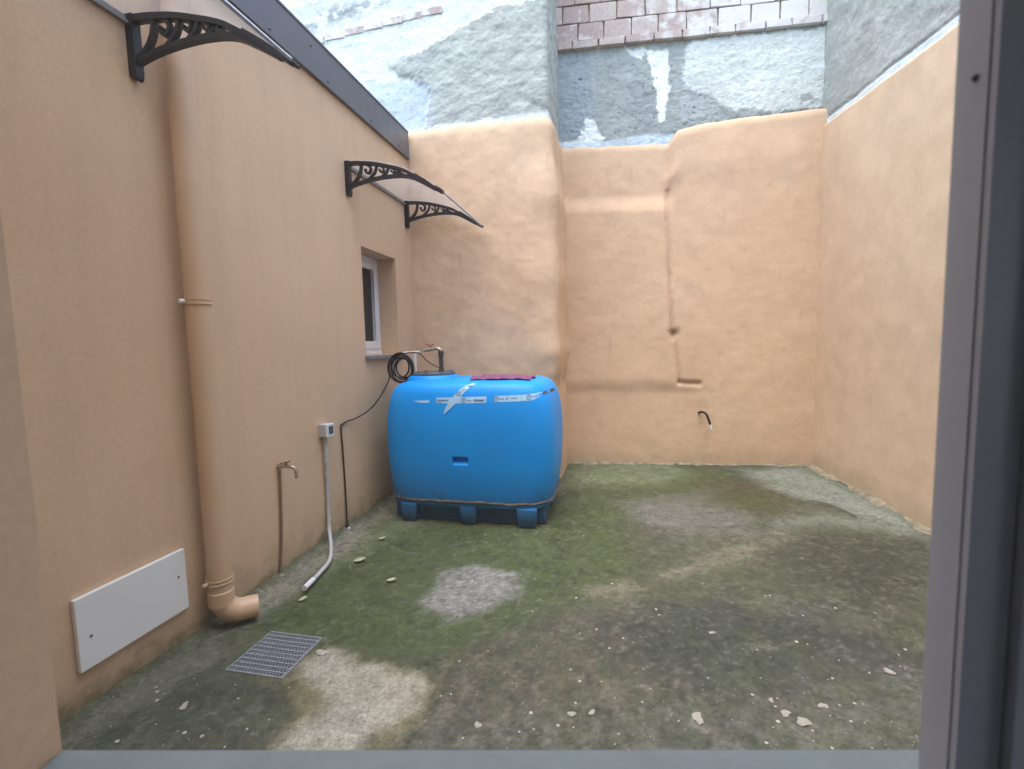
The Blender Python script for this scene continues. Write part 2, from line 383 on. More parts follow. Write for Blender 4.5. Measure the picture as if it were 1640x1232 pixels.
# bare strip by the annex wall and moss creeping along it
strip = 1 - sstep(.13, .27, GX + 2.18 + .10 * n2)
col = mix(col, (.30, .29, .22), strip * .8 * (.35 + .65 * sstep(2.0, 2.3, GY))); col = mix(col, (.09, .10, .045), (1 - sstep(.01, .07, GX + 2.18 + .05 * n3)) * .8)
col = mix(col, (.20, .20, .175), sstep(.25, .75, n3 + .5 * n4) * .35)
n5 = fbm(GX, GY, 26, 3, 14, .7); col = mix(col, (.035, .036, .030), sstep(.12, .55, n5 + .4 * n3) * .45)
col = mix(col, (.21, .20, .165), sstep(.28, .6, fbm(GX, GY, 31, 3, 15, .7) + .3 * n2) * .4)
col = col * (1 + .38 * n4)[..., None]
gx0, gx1, gy0, gy1 = -1.805, -1.488, 1.735, 2.046        # drain opening
hole = (GX > gx0 - .002) & (GX < gx1 - .012) & (GY > gy0 - .002) & (GY < gy1 - .012)
hz = .010 * n1 + .005 * n2 + .0028 * n3 + .002 * n4 - .006
near = sstep(.0, .12, np.maximum.reduce([gx0 - GX, GX - gx1, gy0 - GY, GY - gy1]))
hz = hz * near - .002 * (1 - near)
hz += .05 * (1 - sstep(0, .12, GX + 2.2 + .03 * n2)) * (GY > 2.2) + .035 * (1 - sstep(0, .09, GX + 2.2)) * (GY <= 2.2)
col = mix(col, (.44, .42, .345), pale * .4)
col = mix(col, (.075, .092, .036), sstep(.0, .55, fbm(GX, GY, 1.7, 5, 33, .6)) * (1 - pale) * (1 - spot) * sstep(1.4, 2.4, GY) * .4)
col = col * .83
fl = grid_mesh('courtyard_floor', np.stack([GX, GY, hz], -1), col, 'floor', None, hole[:-1, :-1]); tag(fl, kind='structure')
pit = MB()
for x0, x1, y0, y1 in ((gx0 - .05, gx0, gy0 - .05, gy1 + .05), (gx1, gx1 + .05, gy0 - .05, gy1 + .05), (gx0, gx1, gy0 - .05, gy0), (gx0, gx1, gy1, gy1 + .05)):
    pit.box(x0, x1, y0, y1, -.4, -.012)
pit.box(gx0 - .05, gx1 + .05, gy0 - .05, gy1 + .05, -.45, -.4); pit.build('drain_pit', 'pit_dark', fl)
g = MB(); g.add([(-80, -80, -.6), (80, -80, -.6), (80, 80, -.6), (-80, 80, -.6)], [(0, 1, 2, 3)]); tag(g.build('ground', 'earth'), kind='structure')

# ================================================================ annex on the left
XW = -2.18
annex = thing('annex_building', 'low orange rendered annex along the left with small window and grey fascia', 'building', (XW, 2.4, 0))
def at(p, *b): mbx = MB(); l = p.location; mbx.box(b[0] - l.x, b[1] - l.x, b[2] - l.y, b[3] - l.y, b[4] - l.z, b[5] - l.z); return mbx
wy0, wy1, wz0, wz1 = 3.83, 4.492, 1.43, 2.395
mb = MB(); T0, T1 = -.36, 0
mb.box(T0, T1, -3.2, 2.62, -.4, wz0); mb.box(T0, T1, -3.2, 2.62, wz1, 3.52)
mb.box(T0, T1, -3.2, wy0 - 2.4, wz0, wz1); mb.box(T0, T1, wy1 - 2.4, 2.62, wz0, wz1)
mb.build('wall', 'annex_render', annex)
at(annex, -7, XW - .02, -.8, 4.86, 3.53, 3.74).build('roof', 'roof', annex)
fa = MB()   # folded metal fascia: drip lip, face, top return
for z0, z1, x0, x1 in ((3.505, 3.52, -.06, .035), (3.52, 3.775, .018, .03), (3.775, 3.79, -.25, .036)):
    fa.box(x0, x1, -3.2, 2.47, z0, z1)
fas = fa.build('fascia', 'fascia', annex)
for k, y in enumerate((.95, 1.75, 2.42, 2.786, 3.41, 4.06, 4.62)):
    s = MB(); s.lathe([(0, .008), (.006, .007), (.010, .003), (.012, 0)], (.03, y - 2.4, 3.55), (1, 0, 0), 10); s.build('screw', 'screw', fas, True)
s = MB(); s.lathe([(0, .008), (.006, .007), (.010, .003), (.012, 0)], (.03, 3.215 - 2.4, 3.70), (1, 0, 0), 10); s.build('screw', 'screw', fas, True)
# window set back in the wall
win = MB(); XF = -.20
def frame_rect(mb, x0, x1, y0, y1, z0, z1, wd, wb=None):
    wb = wb or wd
    mb.box(x0, x1, y0, y0 + wd, z0, z1); mb.box(x0, x1, y1 - wd, y1, z0, z1)
    mb.box(x0, x1, y0 + wd, y1 - wd, z1 - wd, z1); mb.box(x0, x1, y0 + wd, y1 - wd, z0, z0 + wb)
oy0, oy1 = wy0 - 2.4, wy1 - 2.4
frame_rect(win, XF - .07, XF, oy0 + .001, oy1 - .001, wz0 + .001, wz1 - .001, .05, .055)
wo = win.build('window', 'white_pvc', annex, bevel=.003); tag(wo, 'white plastic framed window set deep in the wall')
sa = MB(); frame_rect(sa, XF - .05, XF + .012, oy0 + .053, oy1 - .053, wz0 + .060, wz1 - .053, .065, .075); sa.build('sash', 'white_pvc', wo, bevel=.004)
pn = MB(); pn.box(XF - .03, XF - .02, oy0 + .10, oy1 - .10, wz0 + .12, wz1 - .10); pn.build('pane', 'dark_glass', wo)
ws = MB(); ws.box(XF - .07, XF + .018, oy0 + .01, oy1 - .01, wz0 + .002, wz0 + .03); ws.build('weather_bar', 'white_pvc', wo, bevel=.003)
sl_ = MB(); sl_.box(-.27, .045, oy0 - .02, oy1 + .02, wz0 - .032, wz0 - .0005); sl_.build('sill', 'stone_sill', annex, bevel=.003)

# ================================================================ projecting wall (chimney breast) behind the tank
pw = thing('projecting_wall', 'projecting wall block behind the tank, orange below and bare grey plaster above', 'wall', (-1.4, 5.4, 0))
def profile(xl, yf, xr, yb, rad, step=.02):
    pts = []; x = xl
    for x in np.arange(xl, xr - rad, step): pts.append((x, yf, 0, -1))
    n = max(int(rad * 1.57 / step), 3)
    for k in range(n + 1):
        a = k / n * math.pi / 2; pts.append((xr - rad + rad * math.sin(a), yf + rad - rad * math.cos(a), math.sin(a), -math.cos(a)))
    for y in np.arange(yf + rad + step, yb, step): pts.append((xr, y, 1, 0))
    return np.array(pts)
loc = np.array([-1.4, 5.4, 0])
P = profile(-2.30, 4.90, -.585, 6.05, .085)
S = np.concatenate([[0], np.cumsum(np.hypot(np.diff(P[:, 0]), np.diff(P[:, 1])))])
zz = np.concatenate([np.arange(-.05, 3.70, .02), 3.70 + .115 * np.sin(np.linspace(0, math.pi / 2, 12))])
SS, ZZ = np.meshgrid(S, zz, indexing='ij')
top = 3.815 + .016 * fbm(S, S * 0, 4, 3, 40) + .05 * sstep(4.9, 6, P[:, 1]) + .01 * np.sin(S * 3)
ZT = ZZ / 3.815 * np.where(ZZ > 3.2, 1, 1) ; ZT = ZZ + (top[:, None] - 3.815) * sstep(3.2, 3.8, ZZ)
XX = P[:, 0][:, None] + 0 * ZZ
disp = .013 * fbm(SS, ZZ, 1.1, 4, 50) + .006 * fbm(SS, ZZ, 5, 4, 51) + .002 * fbm(SS, ZZ, 18, 3, 52)
corner = gauss(XX + .585, .30)
disp += corner * (.024 * gauss(ZZ - 3.02, .16) + .022 * gauss(ZZ - 1.42, .14) + .02 * gauss(ZZ - 2.2, .2) - .010 * gauss(ZZ - 3.45, .15) - .012 * gauss(ZZ - 1.05, .14))
disp += -.012 * sstep(3.1, 3.7, ZZ) * corner
rr_ = np.clip((ZZ - 3.70) / .115, 0, 1); disp -= .055 * (1 - np.sqrt(np.clip(1 - rr_ ** 2, 0, 1)))
pos = np.stack([XX + P[:, 2][:, None] * disp, P[:, 1][:, None] + P[:, 3][:, None] * disp, ZT], -1) - loc
base = np.zeros(SS.shape + (3,)) + np.array(ORANGE)
v = fbm(SS, ZZ, 1.4, 5, 55, .6); v2 = fbm(SS * 3, ZZ * .6, 1.6, 5, 56, .6)
base = mix(base, (.65, .496, .355), sstep(0, .6, v) * .6); base = mix(base, (.53, .365, .255), sstep(.1, .7, v2) * .35)
def drips(b, sx, zt, n, seed, zmin=.25):
    """brown-grey weather streaks starting at points on the wall"""
    q = random.Random(seed)
    for k in range(n):
        x0 = q.uniform(sx.min(), sx.max()); z0 = q.uniform(1., 3.7); L = q.uniform(.1, .5); wd = q.uniform(.006, .02)
        m = gauss(sx - x0 - .01 * np.sin(zt * 9 + k), wd) * sstep(z0 - L, z0, zt) * (1 - sstep(z0, z0 + .02, zt))
        b = mix(b, (.42, .29, .20), m * .3)
    return b
base = drips(base, SS, ZZ, 16, 3)
base = mix(base, (.38, .28, .19), (1 - sstep(.03, .30, ZZ + .12 * v2)) * .5)
stain = gauss(np.hypot((XX + .60) / .07, (ZZ - 1.12) / .10), 1.) * sstep(-.3, .3, fbm(SS, ZZ, 14, 4, 57)); base = mix(base, (.24, .15, .10), stain * .6)
grid_mesh('render', pos, base * np.array((1.04, 1.02, .985)), 'render', pw)
# grey plaster above
Q = profile(-5.2, 4.960, -.668, 6.05, .035, .0125)
S2 = np.concatenate([[0], np.cumsum(np.hypot(np.diff(Q[:, 0]), np.diff(Q[:, 1])))])
z2 = np.arange(3.55, 6.6, .0125); SS, ZZ = np.meshgrid(S2, z2, indexing='ij'); XX = Q[:, 0][:, None] + 0 * ZZ; YY = Q[:, 1][:, None] + 0 * ZZ
front = (YY < 4.99)
def py(pts, Y=4.955): return np.array([onY(x, y, Y)[[0, 2]] for x, y in pts])
wX = XX + .05 * fbm(SS, ZZ, 7, 4, 60, .65) + .025 * fbm(SS, ZZ, 26, 3, 65, .7); wZ = ZZ + .05 * fbm(SS, ZZ, 7, 4, 61, .65) + .025 * fbm(SS, ZZ, 26, 3, 66, .7)
m1 = fbm(SS, ZZ, 3, 5, 62, .6); m2 = fbm(SS, ZZ, 14, 5, 63, .65); m3 = fbm(SS * .6, ZZ, 9, 5, 64, .6)
grey = np.array((.40, .40, .37)); c = np.zeros(SS.shape + (3,)) + np.array((.62, .64, .63))
c = mix(c, (.70, .72, .71), sstep(-.2, .5, m1) * .7)
patch = sstep(-.015, .015, polysd(wX, wZ, py([(880, -10), (835, 8), (800, 14), (765, 30), (745, 38), (712, 60), (700, 70), (672, 82), (650, 96), (628, 108), (640, 120), (664, 128), (690, 150), (680, 205), (700, 230), (900, 230), (900, -10)])) + .01 * m2)
patch = np.where(front, patch, 1.)
c = mix(c, grey, patch * .92); c = mix(c, (.33, .335, .32), patch * sstep(0, .6, m1) * .6); c = mix(c, (.46, .44, .40), patch * sstep(.1, .6, m2) * .5)
blue = sstep(-.02, .02, polysd(XX, ZZ, py([(590, 132), (690, 132), (700, 205), (560, 260)])) + .02 * m2) * front
c = mix(c, (.44, .50, .58), blue * .75 * (1 - patch * .6))  # bluish window-glass reflection painted into the plaster colour
soot = sstep(-.1, .2, polysd(wX, wZ, py([(470, 45), (500, 20), (560, -5), (650, -10), (600, 25), (540, 45), (500, 60)]))) * sstep(-.25, .25, m2 + .5 * m1)
c = mix(c, (.20, .22, .24), soot * front * .85)
edge = linesd(wX, wZ, py([(625, 107), (672, 85), (715, 62)])); c = mix(c, (.25, .26, .25), gauss(edge + .012 * m2, .028) * front * .6)
edge2 = linesd(wX, wZ, py([(835, 155), (862, 160), (868, 175)])); c = mix(c, (.23, .23, .22), gauss(edge2, .03) * front * .5)
lip = (1 - sstep(.035, .065, ZZ - 3.80 - .05 * sstep(4.9, 6, YY) + .025 * m2)); c = mix(c, (.72, .75, .78), lip * .9)
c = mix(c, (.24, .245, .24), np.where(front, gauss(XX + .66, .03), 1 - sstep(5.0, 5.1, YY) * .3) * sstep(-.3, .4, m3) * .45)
d2 = .010 * m1 + .007 * m3 + .004 * m2 + .018 * patch * (1 + .5 * m3) - .012 * soot
pos = np.stack([XX + Q[:, 2][:, None] * d2, YY + Q[:, 3][:, None] * d2, ZZ], -1) - loc
c = c * np.array((.96, 1.02, 1.0)); pl = grid_mesh('plaster', pos, c, 'plaster', pw); tag(pl, 'bare grey and whitish plaster high on the projecting wall')
mb = MB(); mb.box(-5.6, .70, -.38, .62, 3.5, 6.58); mb.box(-.9, .76, -.42, .62, -.3, 3.5); mb.build('core', 'mortar', pw)
# brick meshes shared by all bricks
def brick_mesh(seed):
    q = random.Random(seed); mb = MB(); mb.box(-.5, .5, -.5, .5, -.5, .5)
    me = bpy.data.meshes.new('brick'); me.from_pydata(mb.v, [], mb.f); bm = bmesh.new(); bm.from_mesh(me)
    bmesh.ops.recalc_face_normals(bm, faces=bm.faces)
    bmesh.ops.bevel(bm, geom=list(bm.edges), offset=.035, segments=1, affect='EDGES')
    for v in bm.verts: v.co += Vector((q.uniform(-.02, .02), q.uniform(-.03, .03), q.uniform(-.03, .03)))
    bm.to_mesh(me); bm.free(); me.materials.append(MATS['brick']); return me
BM = [brick_mesh(k) for k in range(6)]
def brick(parent, pos, dims, rot=(0, 0, 0)):
    o = bpy.data.objects.new('brick', rng.choice(BM)); C.objects.link(o); o.parent = parent; o.location = pos; o.scale = dims; o.rotation_euler = rot
# broken course of thin bricks showing in the plaster, far left
for k in range(8):
    pxs = 474 + k * 31; z = onY(pxs, 74 - k * 8.0, 4.955)
    brick(pw, (z[0] + 1.4, 4.955 - 5.4 + .022 + rng.uniform(-.004, .006), z[2]), (.222, .06, .066), (0, R(rng.uniform(-1, 1)), 0))

# ================================================================ rear wall
rw = thing('rear_wall', 'rear courtyard wall, lumpy orange render below bare plaster and exposed bricks', 'wall', (.8, 6.1, 0))
loc = np.array([.8, 6.1, 0]); K = .085
def rearY(x): return 5.93 + K * x
def prr(pts): return np.array([onP(x, y, (0, 5.93, 0), (-K, 1, 0))[[0, 2]] for x, y in pts])
xs = np.arange(-.72, 2.42, .0135); zs = np.concatenate([np.arange(-.05, 3.76, .0165), 3.76 + .10 * np.sin(np.linspace(0, math.pi / 2, 12))])
XX, ZZ = np.meshgrid(xs, zs, indexing='ij')
right = sstep(.585, .70, XX + .02 * fbm(XX, ZZ, 5, 3, 70))
topx = np.interp(xs, [-.72, .55, .62, .72, .95, 1.5, 2.42], [3.845, 3.80, 3.80, 3.92, 3.965, 4.01, 4.03]) + .012 * fbm(xs, xs * 0, 6, 3, 71)
ZT = ZZ + (topx[:, None] - 3.86) * sstep(2.9, 3.8, ZZ)
dl = .04 + .052 * (1 - sstep(3.02, 3.24, ZT + .03 * XX)) - .022 * (1 - sstep(.86, 1.06, ZT + .02 * fbm(XX, ZZ, 3, 3, 72)))
dr = .085 + .02 * sstep(3.2, 3.6, ZT) - .02 * (1 - sstep(.85, 1.0, ZT)) * (1 - sstep(.8, 1.4, XX))
disp = dl + (dr - dl) * right
disp += .011 * fbm(XX, ZZ, 1.2, 4, 73) + .004 * fbm(XX, ZZ, 5, 4, 74) + .0015 * fbm(XX * .5, ZZ, 16, 4, 75)
gl = prr([(1068, 305), (1067, 340), (1069, 400), (1072, 470), (1076, 535), (1083, 580), (1088, 612)])
gd = linesd(XX + .012 * fbm(XX, ZZ, 8, 3, 76), ZZ, gl)
disp -= .036 * gauss(gd, .024) * (.7 + .4 * fbm(XX, ZZ, 5, 3, 77))
knot = prr([(1078, 535)])[0]; kd = np.hypot(XX - knot[0], (ZZ - knot[1])) + .02 * fbm(XX, ZZ, 18, 3, 78); disp -= .05 * gauss(kd, .045)
ga = prr([(1087, 612), (1098, 613), (1118, 613)]); ad_ = linesd(XX, ZZ + .01 * fbm(XX, ZZ, 9, 3, 79), ga); disp -= .035 * gauss(ad_, .028)
disp += .02 * gauss(np.hypot((XX - .66) / .10, (ZZ - 3.42) / .10), 1)
lt = np.clip((ZZ - 3.76) / .10, 0, 1); disp -= .06 * (1 - np.sqrt(np.clip(1 - lt ** 2, 0, 1))) * right + .03 * (lt ** 3) * (1 - right)
pos = np.stack([XX, rearY(XX) - disp, ZT], -1) - loc
base = np.zeros(XX.shape + (3,)) + np.array(ORANGE)
v = fbm(XX, ZZ, 1.5, 5, 80, .6); v2 = fbm(XX * 3, ZZ * .7, 1.5, 5, 81, .6)
base = mix(base, (.64, .48, .342), sstep(0, .6, v) * .6); base = mix(base, (.55, .375, .275), sstep(.1, .7, v2) * .4)
base = drips(base, XX, ZZ, 14, 5)
base = mix(base, (.24, .15, .10), gauss(kd, .05) * .75); base = mix(base, (.28, .18, .12), gauss(ad_, .022) * .6)
base = mix(base, (.46, .31, .22), gauss(gd, .022) * .5)
base = mix(base, (.48, .33, .235), gauss(ZT - .95 + .02 * v, .05) * (1 - right) * .35)  # shade of the undercut painted in as a darker band
base = mix(base, (.42, .33, .22), (1 - sstep(.05, .28, ZZ + .14 * v2)) * .5)
grid_mesh('render', pos, base * np.array((1.04, 1.02, .985)), 'render', rw)
# plaster above
x2 = np.arange(-.75, 2.45, .008); z2 = np.arange(3.6, 5.02, .008); XX, ZZ = np.meshgrid(x2, z2, indexing='ij')
wX = XX + .04 * fbm(XX, ZZ, 9, 4, 90, .65) + .02 * fbm(XX, ZZ, 30, 3, 95, .7); wZ = ZZ + .04 * fbm(XX, ZZ, 9, 4, 91, .65) + .02 * fbm(XX, ZZ, 30, 3, 96, .7)
m1 = fbm(XX, ZZ, 3, 5, 92, .6); m2 = fbm(XX, ZZ, 16, 5, 93, .65); m3 = fbm(XX * .5 + ZZ * .4, ZZ - .3 * XX, 10, 5, 94, .6)
c = np.zeros(XX.shape + (3,)) + np.array((.34, .355, .35)); c = mix(c, (.26, .27, .275), sstep(-.1, .5, m1) * .6)
c = mix(c, (.42, .41, .38), sstep(.0, .5, m2) * .5)
c = mix(c, (.30, .345, .40), (1 - sstep(-.35, -.15, XX + .1 * m1)) * .6)
def rm(pts, soft=.012): return sstep(-soft, soft, polysd(wX, wZ, prr(pts)) + .012 * m2)
wh = rm([(1110, 65), (1330, 40), (1330, 172), (1230, 180), (1150, 172), (1140, 155), (1095, 140), (1092, 110), (1098, 80)], .03)
c = mix(c, (.66, .67, .655), wh * .9); c = mix(c, (.56, .56, .54), wh * sstep(.0, .5, m1) * .6)
c = mix(c, (.42, .42, .40), wh * sstep(.25, .6, m2 + .5 * m1) * .5)
rend = rm([(1092, 150), (1135, 148), (1150, 165), (1145, 185), (1085, 195)], .02); c = mix(c, (.40, .41, .41), rend * .8)
stub = rm([(1280, 152), (1300, 150), (1306, 160), (1282, 166)], .01); c = mix(c, (.36, .36, .35), stub * .8)
peel = np.maximum.reduce([rm([(1035, 80), (1068, 78), (1072, 110), (1070, 150), (1066, 192), (1058, 196), (1052, 160), (1046, 120)]), rm([(925, 225), (938, 190), (952, 192), (966, 224), (950, 234), (900, 238), (905, 226)]), rm([(1000, 75), (1035, 78), (1030, 92), (1010, 86)])])
c = mix(c, (.80, .81, .81), peel)
lip = 1 - sstep(.05, .10, ZZ - np.interp(XX, [-.75, .62, .68, 2.4], [3.84, 3.80, 3.80, 3.70]) + .03 * m2 - .04 * sstep(-.2, .5, XX))
c = mix(c, (.60, .68, .76), lip * .85 * (XX < .68))
rl = gauss(ZZ - 4.01, .04) * (XX > .7) * sstep(0, .4, m2); c = mix(c, (.22, .21, .19), rl * .5)
d2 = .010 * m1 + .009 * m3 + .004 * m2 + .012 * wh * (1 - .5 * m1) - .008 * peel - .012 * rl
pits = sstep(.52, .64, fbm(XX, ZZ * 1.6, 20, 4, 97, .6)) * (1 - wh) * (1 - lip); d2 = d2 - .014 * pits; c = mix(c, (.22, .22, .22), pits * .45)
pos = np.stack([XX, rearY(XX) + .012 - d2, ZZ], -1) - loc
c = c * np.array((.96, 1.02, 1.0)); pl = grid_mesh('plaster', pos, c, 'plaster', rw); tag(pl, 'patchy grey plaster with flaking white paint above the orange render')
mb = MB()
v_ = [(x, rearY(x) + dy, z) for z in (-.3, 6.6) for x, dy in ((-.9, .07), (3.2, .07), (3.2, .5), (-.9, .5))]
mb.add(np.array(v_) - loc, [(0, 1, 2, 3), (4, 5, 6, 7), (0, 1, 5, 4), (1, 2, 6, 5), (2, 3, 7, 6), (3, 0, 4, 7)]); mb.build('core', 'mortar', rw)
mj = MB(); v_ = [(x, rearY(x) + dy, z) for z in (4.965, 6.55) for x, dy in ((-.8, .006), (2.6, .006), (2.6, .065), (-.8, .065))]
mj.add(np.array(v_) - loc, [(0, 1, 2, 3), (4, 5, 6, 7), (0, 1, 5, 4), (1, 2, 6, 5), (2, 3, 7, 6), (3, 0, 4, 7)]); mj.build('mortar_bed', 'mortar', rw)
rzb = math.atan(K)
def brick_row(z, h, L, off, proud, x0=-.70, x1=2.50):
    x = x0 - off
    while x < x1:
        l = L * rng.uniform(.88, 1.12); a, b = max(x, x0), min(x + l - .014, x1); x += l
        if b - a < .05: continue
        xm = (a + b) / 2
        brick(rw, (xm - .8, rearY(xm) - 6.1 + .03 - proud + rng.uniform(-.004, .004), z + h / 2 + rng.uniform(-.003, .003)), (b - a, .09, h), (R(rng.uniform(-.8, .8)), R(rng.uniform(-.5, .5)), rzb))
brick_row(4.945, .078, .30, .04, .035)
zb = 5.035
for k in range(6):
    brick_row(zb, .188, .33, (0, .18, .06, .23, .1, .2)[k], .005); zb += .203

# ================================================================ right wall
sw = thing('side_wall', 'tall side wall on the right, smooth orange render under grey cement', 'wall', (2.5, 3.4, 0)); loc = np.array([2.5, 3.4, 0])
def sideX(y): return 2.30 + (6.05 - y) * .058
NS = (1, .058, 0)
def prs(pts): return np.array([onP(x, y, (2.30, 6.05, 0), NS)[1:] for x, y in pts])
ys = np.arange(.6, 6.4, .02); zs = np.concatenate([np.arange(-.05, 3.40, .02), 3.40 + .03 * np.sin(np.linspace(0, math.pi / 2, 5))])
YY, ZZ = np.meshgrid(ys, zs, indexing='ij')
tl = prs([(1338, 190), (1440, 112), (1543, 35)]); pf = np.polyfit(tl[:, 0], tl[:, 1], 1); tops = np.clip(np.polyval(pf, ys), 3.4, 4.1) + .006 * fbm(ys, ys * 0, 5, 3, 100)
ZT = ZZ + (tops[:, None] - 3.43) * sstep(2.4, 3.4, ZZ)
disp = .012 * fbm(YY, ZZ, .9, 4, 101) + .004 * fbm(YY, ZZ, 5, 3, 102) + .04
disp -= .02 * np.clip((ZZ - 3.40) / .03, 0, 1) ** 2
pos = np.stack([sideX(YY) - disp, YY, ZT], -1) - loc
base = np.zeros(YY.shape + (3,)) + np.array((.61, .468, .33)); v = fbm(YY, ZZ, 1.3, 5, 103, .6)  # paler, yellower than the other render: brighter light put into the colour
base = mix(base, (.65, .512, .375), sstep(0, .6, v) * .6); base = mix(base, (.55, .40, .28), sstep(.1, .6, fbm(YY * 3, ZZ * .6, 1.4, 5, 104)) * .3)
base = mix(base, (.40, .32, .21), (1 - sstep(.04, .22, ZZ + .12 * fbm(YY, ZZ, 6, 4, 105))) * .5)
grid_mesh('render', pos, base * np.array((1.04, 1.02, .985)), 'render', sw)
def side_top(y): return np.clip(4.15 + .95 * (np.asarray(y, float) - 4.0), 4.1, 5.8)  # unseen top, invented slope down towards the house to admit more light
YY, ZZ = np.meshgrid(ys, np.linspace(0, 1, 125), indexing='ij'); ZZ = 3.3 + (side_top(YY) - 3.3) * ZZ
m1 = fbm(YY, ZZ, 2.2, 5, 106, .6); m2 = fbm(YY, ZZ, 12, 5, 107, .65); m3 = fbm(YY + .6 * ZZ, ZZ * 2 - .4 * YY, 4, 5, 108, .6)
c = np.zeros(YY.shape + (3,)) + np.array((.37, .38, .37)); c = mix(c, (.46, .465, .45), sstep(-.1, .5, m1) * .7); c = mix(c, (.29, .30, .30), sstep(.1, .6, m3) * .5)
lip = 1 - sstep(.03, .045, np.abs(ZZ - np.clip(np.polyval(pf, YY), 3.4, 4.1) - .02 + .008 * m2)); c = mix(c, (.70, .76, .82), lip * (.9))
ln = gauss(ZZ - np.clip(np.polyval(pf, YY), 3.4, 4.1) - .075 + .014 * m2, .012); c = mix(c, (.2, .2, .2), ln * .6)
pos = np.stack([sideX(YY) - .012 - .012 * m1 - .01 * m3 - .004 * m2 + .012 * ln, YY, ZZ], -1) - loc
c = c * np.array((.97, 1.02, 1.0)); tag(grid_mesh('plaster', pos, c, 'plaster', sw), 'grey trowelled cement above the orange render')
mb = MB(); yk = [.4, 3.9, 4.6, 5.2, 5.74, 6.6]; V = []
for y in yk:
    for dx_, z in ((.04, -.3), (.4, -.3), (.4, side_top(y) - .01), (.04, side_top(y) - .01)): V.append((sideX(y) + dx_ - loc[0], y - loc[1], z))
Fc = [(0, 1, 2, 3), tuple(4 * (len(yk) - 1) + q for q in (3, 2, 1, 0))]
for k in range(len(yk) - 1): Fc += [(4 * k + q, 4 * k + (q + 1) % 4, 4 * k + 4 + (q + 1) % 4, 4 * k + 4 + q) for q in range(4)]
mb.add(V, Fc); mb.build('core', 'mortar', sw)

# rough mortar line where rear and side walls meet the floor
def fillet(name, path, wd, ht, seed):
    q = np.array(spline(path, 40)); n = len(q); T = np.gradient(q, axis=0); T /= np.linalg.norm(T, axis=1)[:, None]; Nn = np.stack([T[:, 1], -T[:, 0]], 1)
    s = np.arange(n) * .05; a = wd * (1 + 1.5 * fbm(s, s * 0, 3.2, 5, seed, .65)); a = np.clip(a, .012, 1); h = ht * (1 + 1.6 * fbm(s, s * 0 + 3, 3.1, 4, seed + 1)); h = np.clip(h, .006, 1)
    mb = MB(); V = []
    for k in range(n):
        for u, zf in ((0, 1.), (.3, .8), (.65, .4), (1, -.3)):
            p = q[k] + Nn[k] * a[k] * u; V.append((p[0], p[1], h[k] * zf + rng.uniform(-.003, .003)))
        p = q[k] - Nn[k] * .03; V.append((p[0], p[1], -.02))
    f = []
    for k in range(n - 1):
        for i in range(4): f.append((5 * k + i, 5 * k + i + 1, 5 * k + 6 + i, 5 * k + 5 + i))
    mb.add(V, f); return tag(mb.build(name, 'mortar', None, True, angle=60), kind='structure')
fillet('mortar_fillet', [(-.60, rearY(-.6) - .08), (.3, rearY(.3) - .07), (1.3, rearY(1.3) - .08), (2.28, rearY(2.28) - .08)], .05, .018, 200)
fillet('mortar_fillet', [(sideX(6.0) - .04, 6.0), (sideX(4.5) - .04, 4.5), (sideX(2.5) - .04, 2.5), (sideX(1.) - .04, 1.)], .06, .022, 210)

# ================================================================ the house we look out of
ANG = R(10.95)
house = thing('house', 'orange rendered house wall with grey sill around the foreground window', 'building', (0, 0, 0), ANG)
mb = MB(); U0, U1, V0, V1, ZS, ZH = -.512, .95, .235, .462, 1.058, 2.35
mb.box(-2.75, U0, V0, V1, -.4, 4.8); mb.box(U1, 3.3, V0, V1, -.4, 4.8); mb.box(U0, U1, V0, V1, -.4, ZS); mb.box(U0, U1, V0, V1, ZH, 4.8)  # unseen upper wall, its height set for the skylight reaching the yard
mb.build('wall', 'annex_render', house)
mb = MB(); mb.box(-1.9, 2.3, -3.2, V0 - .002, -.3, -.0); mb.box(-1.9, 2.3, -3.2, V0 - .002, 2.7, 2.9)
mb.box(-2.0, -1.9, -3.2, V0 - .002, -.3, 2.9)
for b_4 in ((-3.2, -1.6, -.3, 2.9), (-.5, V0 - .002, -.3, 2.9), (-1.6, -.5, -.3, .9), (-1.6, -.5, 2.2, 2.9)): mb.box(2.3, 2.4, *b_4)  # right room wall with an unseen opening added to brighten the interior
mb.box(-2.0, 2.4, -3.3, -3.2, -.3, 2.9); mb.build('room', 'room', house)
mb = MB(); mb.box(U0 + .002, U1 - .002, V0, .4605, ZS + .001, ZS + .016); mb.build('sill', 'sill_grey', house, bevel=.003)
wf = MB(); A, B = .302, .328
wf.box(U0 + .002, U0 + .05, A, B, ZS + .017, ZH - .001); wf.box(U0 + .05, .285, A, B, ZS + .017, ZS + .06); wf.box(U0 + .05, .285, A, B, ZH - .06, ZH - .001)
wf.box(U1 - .05, U1 - .002, A, B, ZS + .017, ZH - .001); wf.box(.363, U1 - .05, A, B, ZS + .017, ZS + .06); wf.box(.363, U1 - .05, A, B, ZH - .06, ZH - .001)
wf.box(.285, .363, A + .004, B, ZS + .017, ZH - .001)               # right jamb, outer lip
wf.box(.286, .3145, A - .001, A + .004, ZS + .017, ZH - .001)
wf.box(.3155, .363, A - .008, A + .004, ZS + .017, ZH - .001)      # inner step
wfo = wf.build('window_frame', 'frame_grey', house); tag(wfo, 'grey metal window frame at the right edge')
p_ = ray(1563, 125); n_ = np.array([math.cos(ANG), math.sin(ANG), 0]); hit = p_ * (.285 / p_.dot(n_)); vv = hit.dot(np.array([-math.sin(ANG), math.cos(ANG), 0])); hz_ = 1.5 + hit[2]
s = MB(); s.lathe([(0, .0002), (.0009, .0004), (.0010, .0012), (.0018, .0012), (.0021, .0002), (.0021, -.002)], (.285, vv, hz_), (-1, 0, 0), 16); s.build('screw', 'screw', wfo, True)
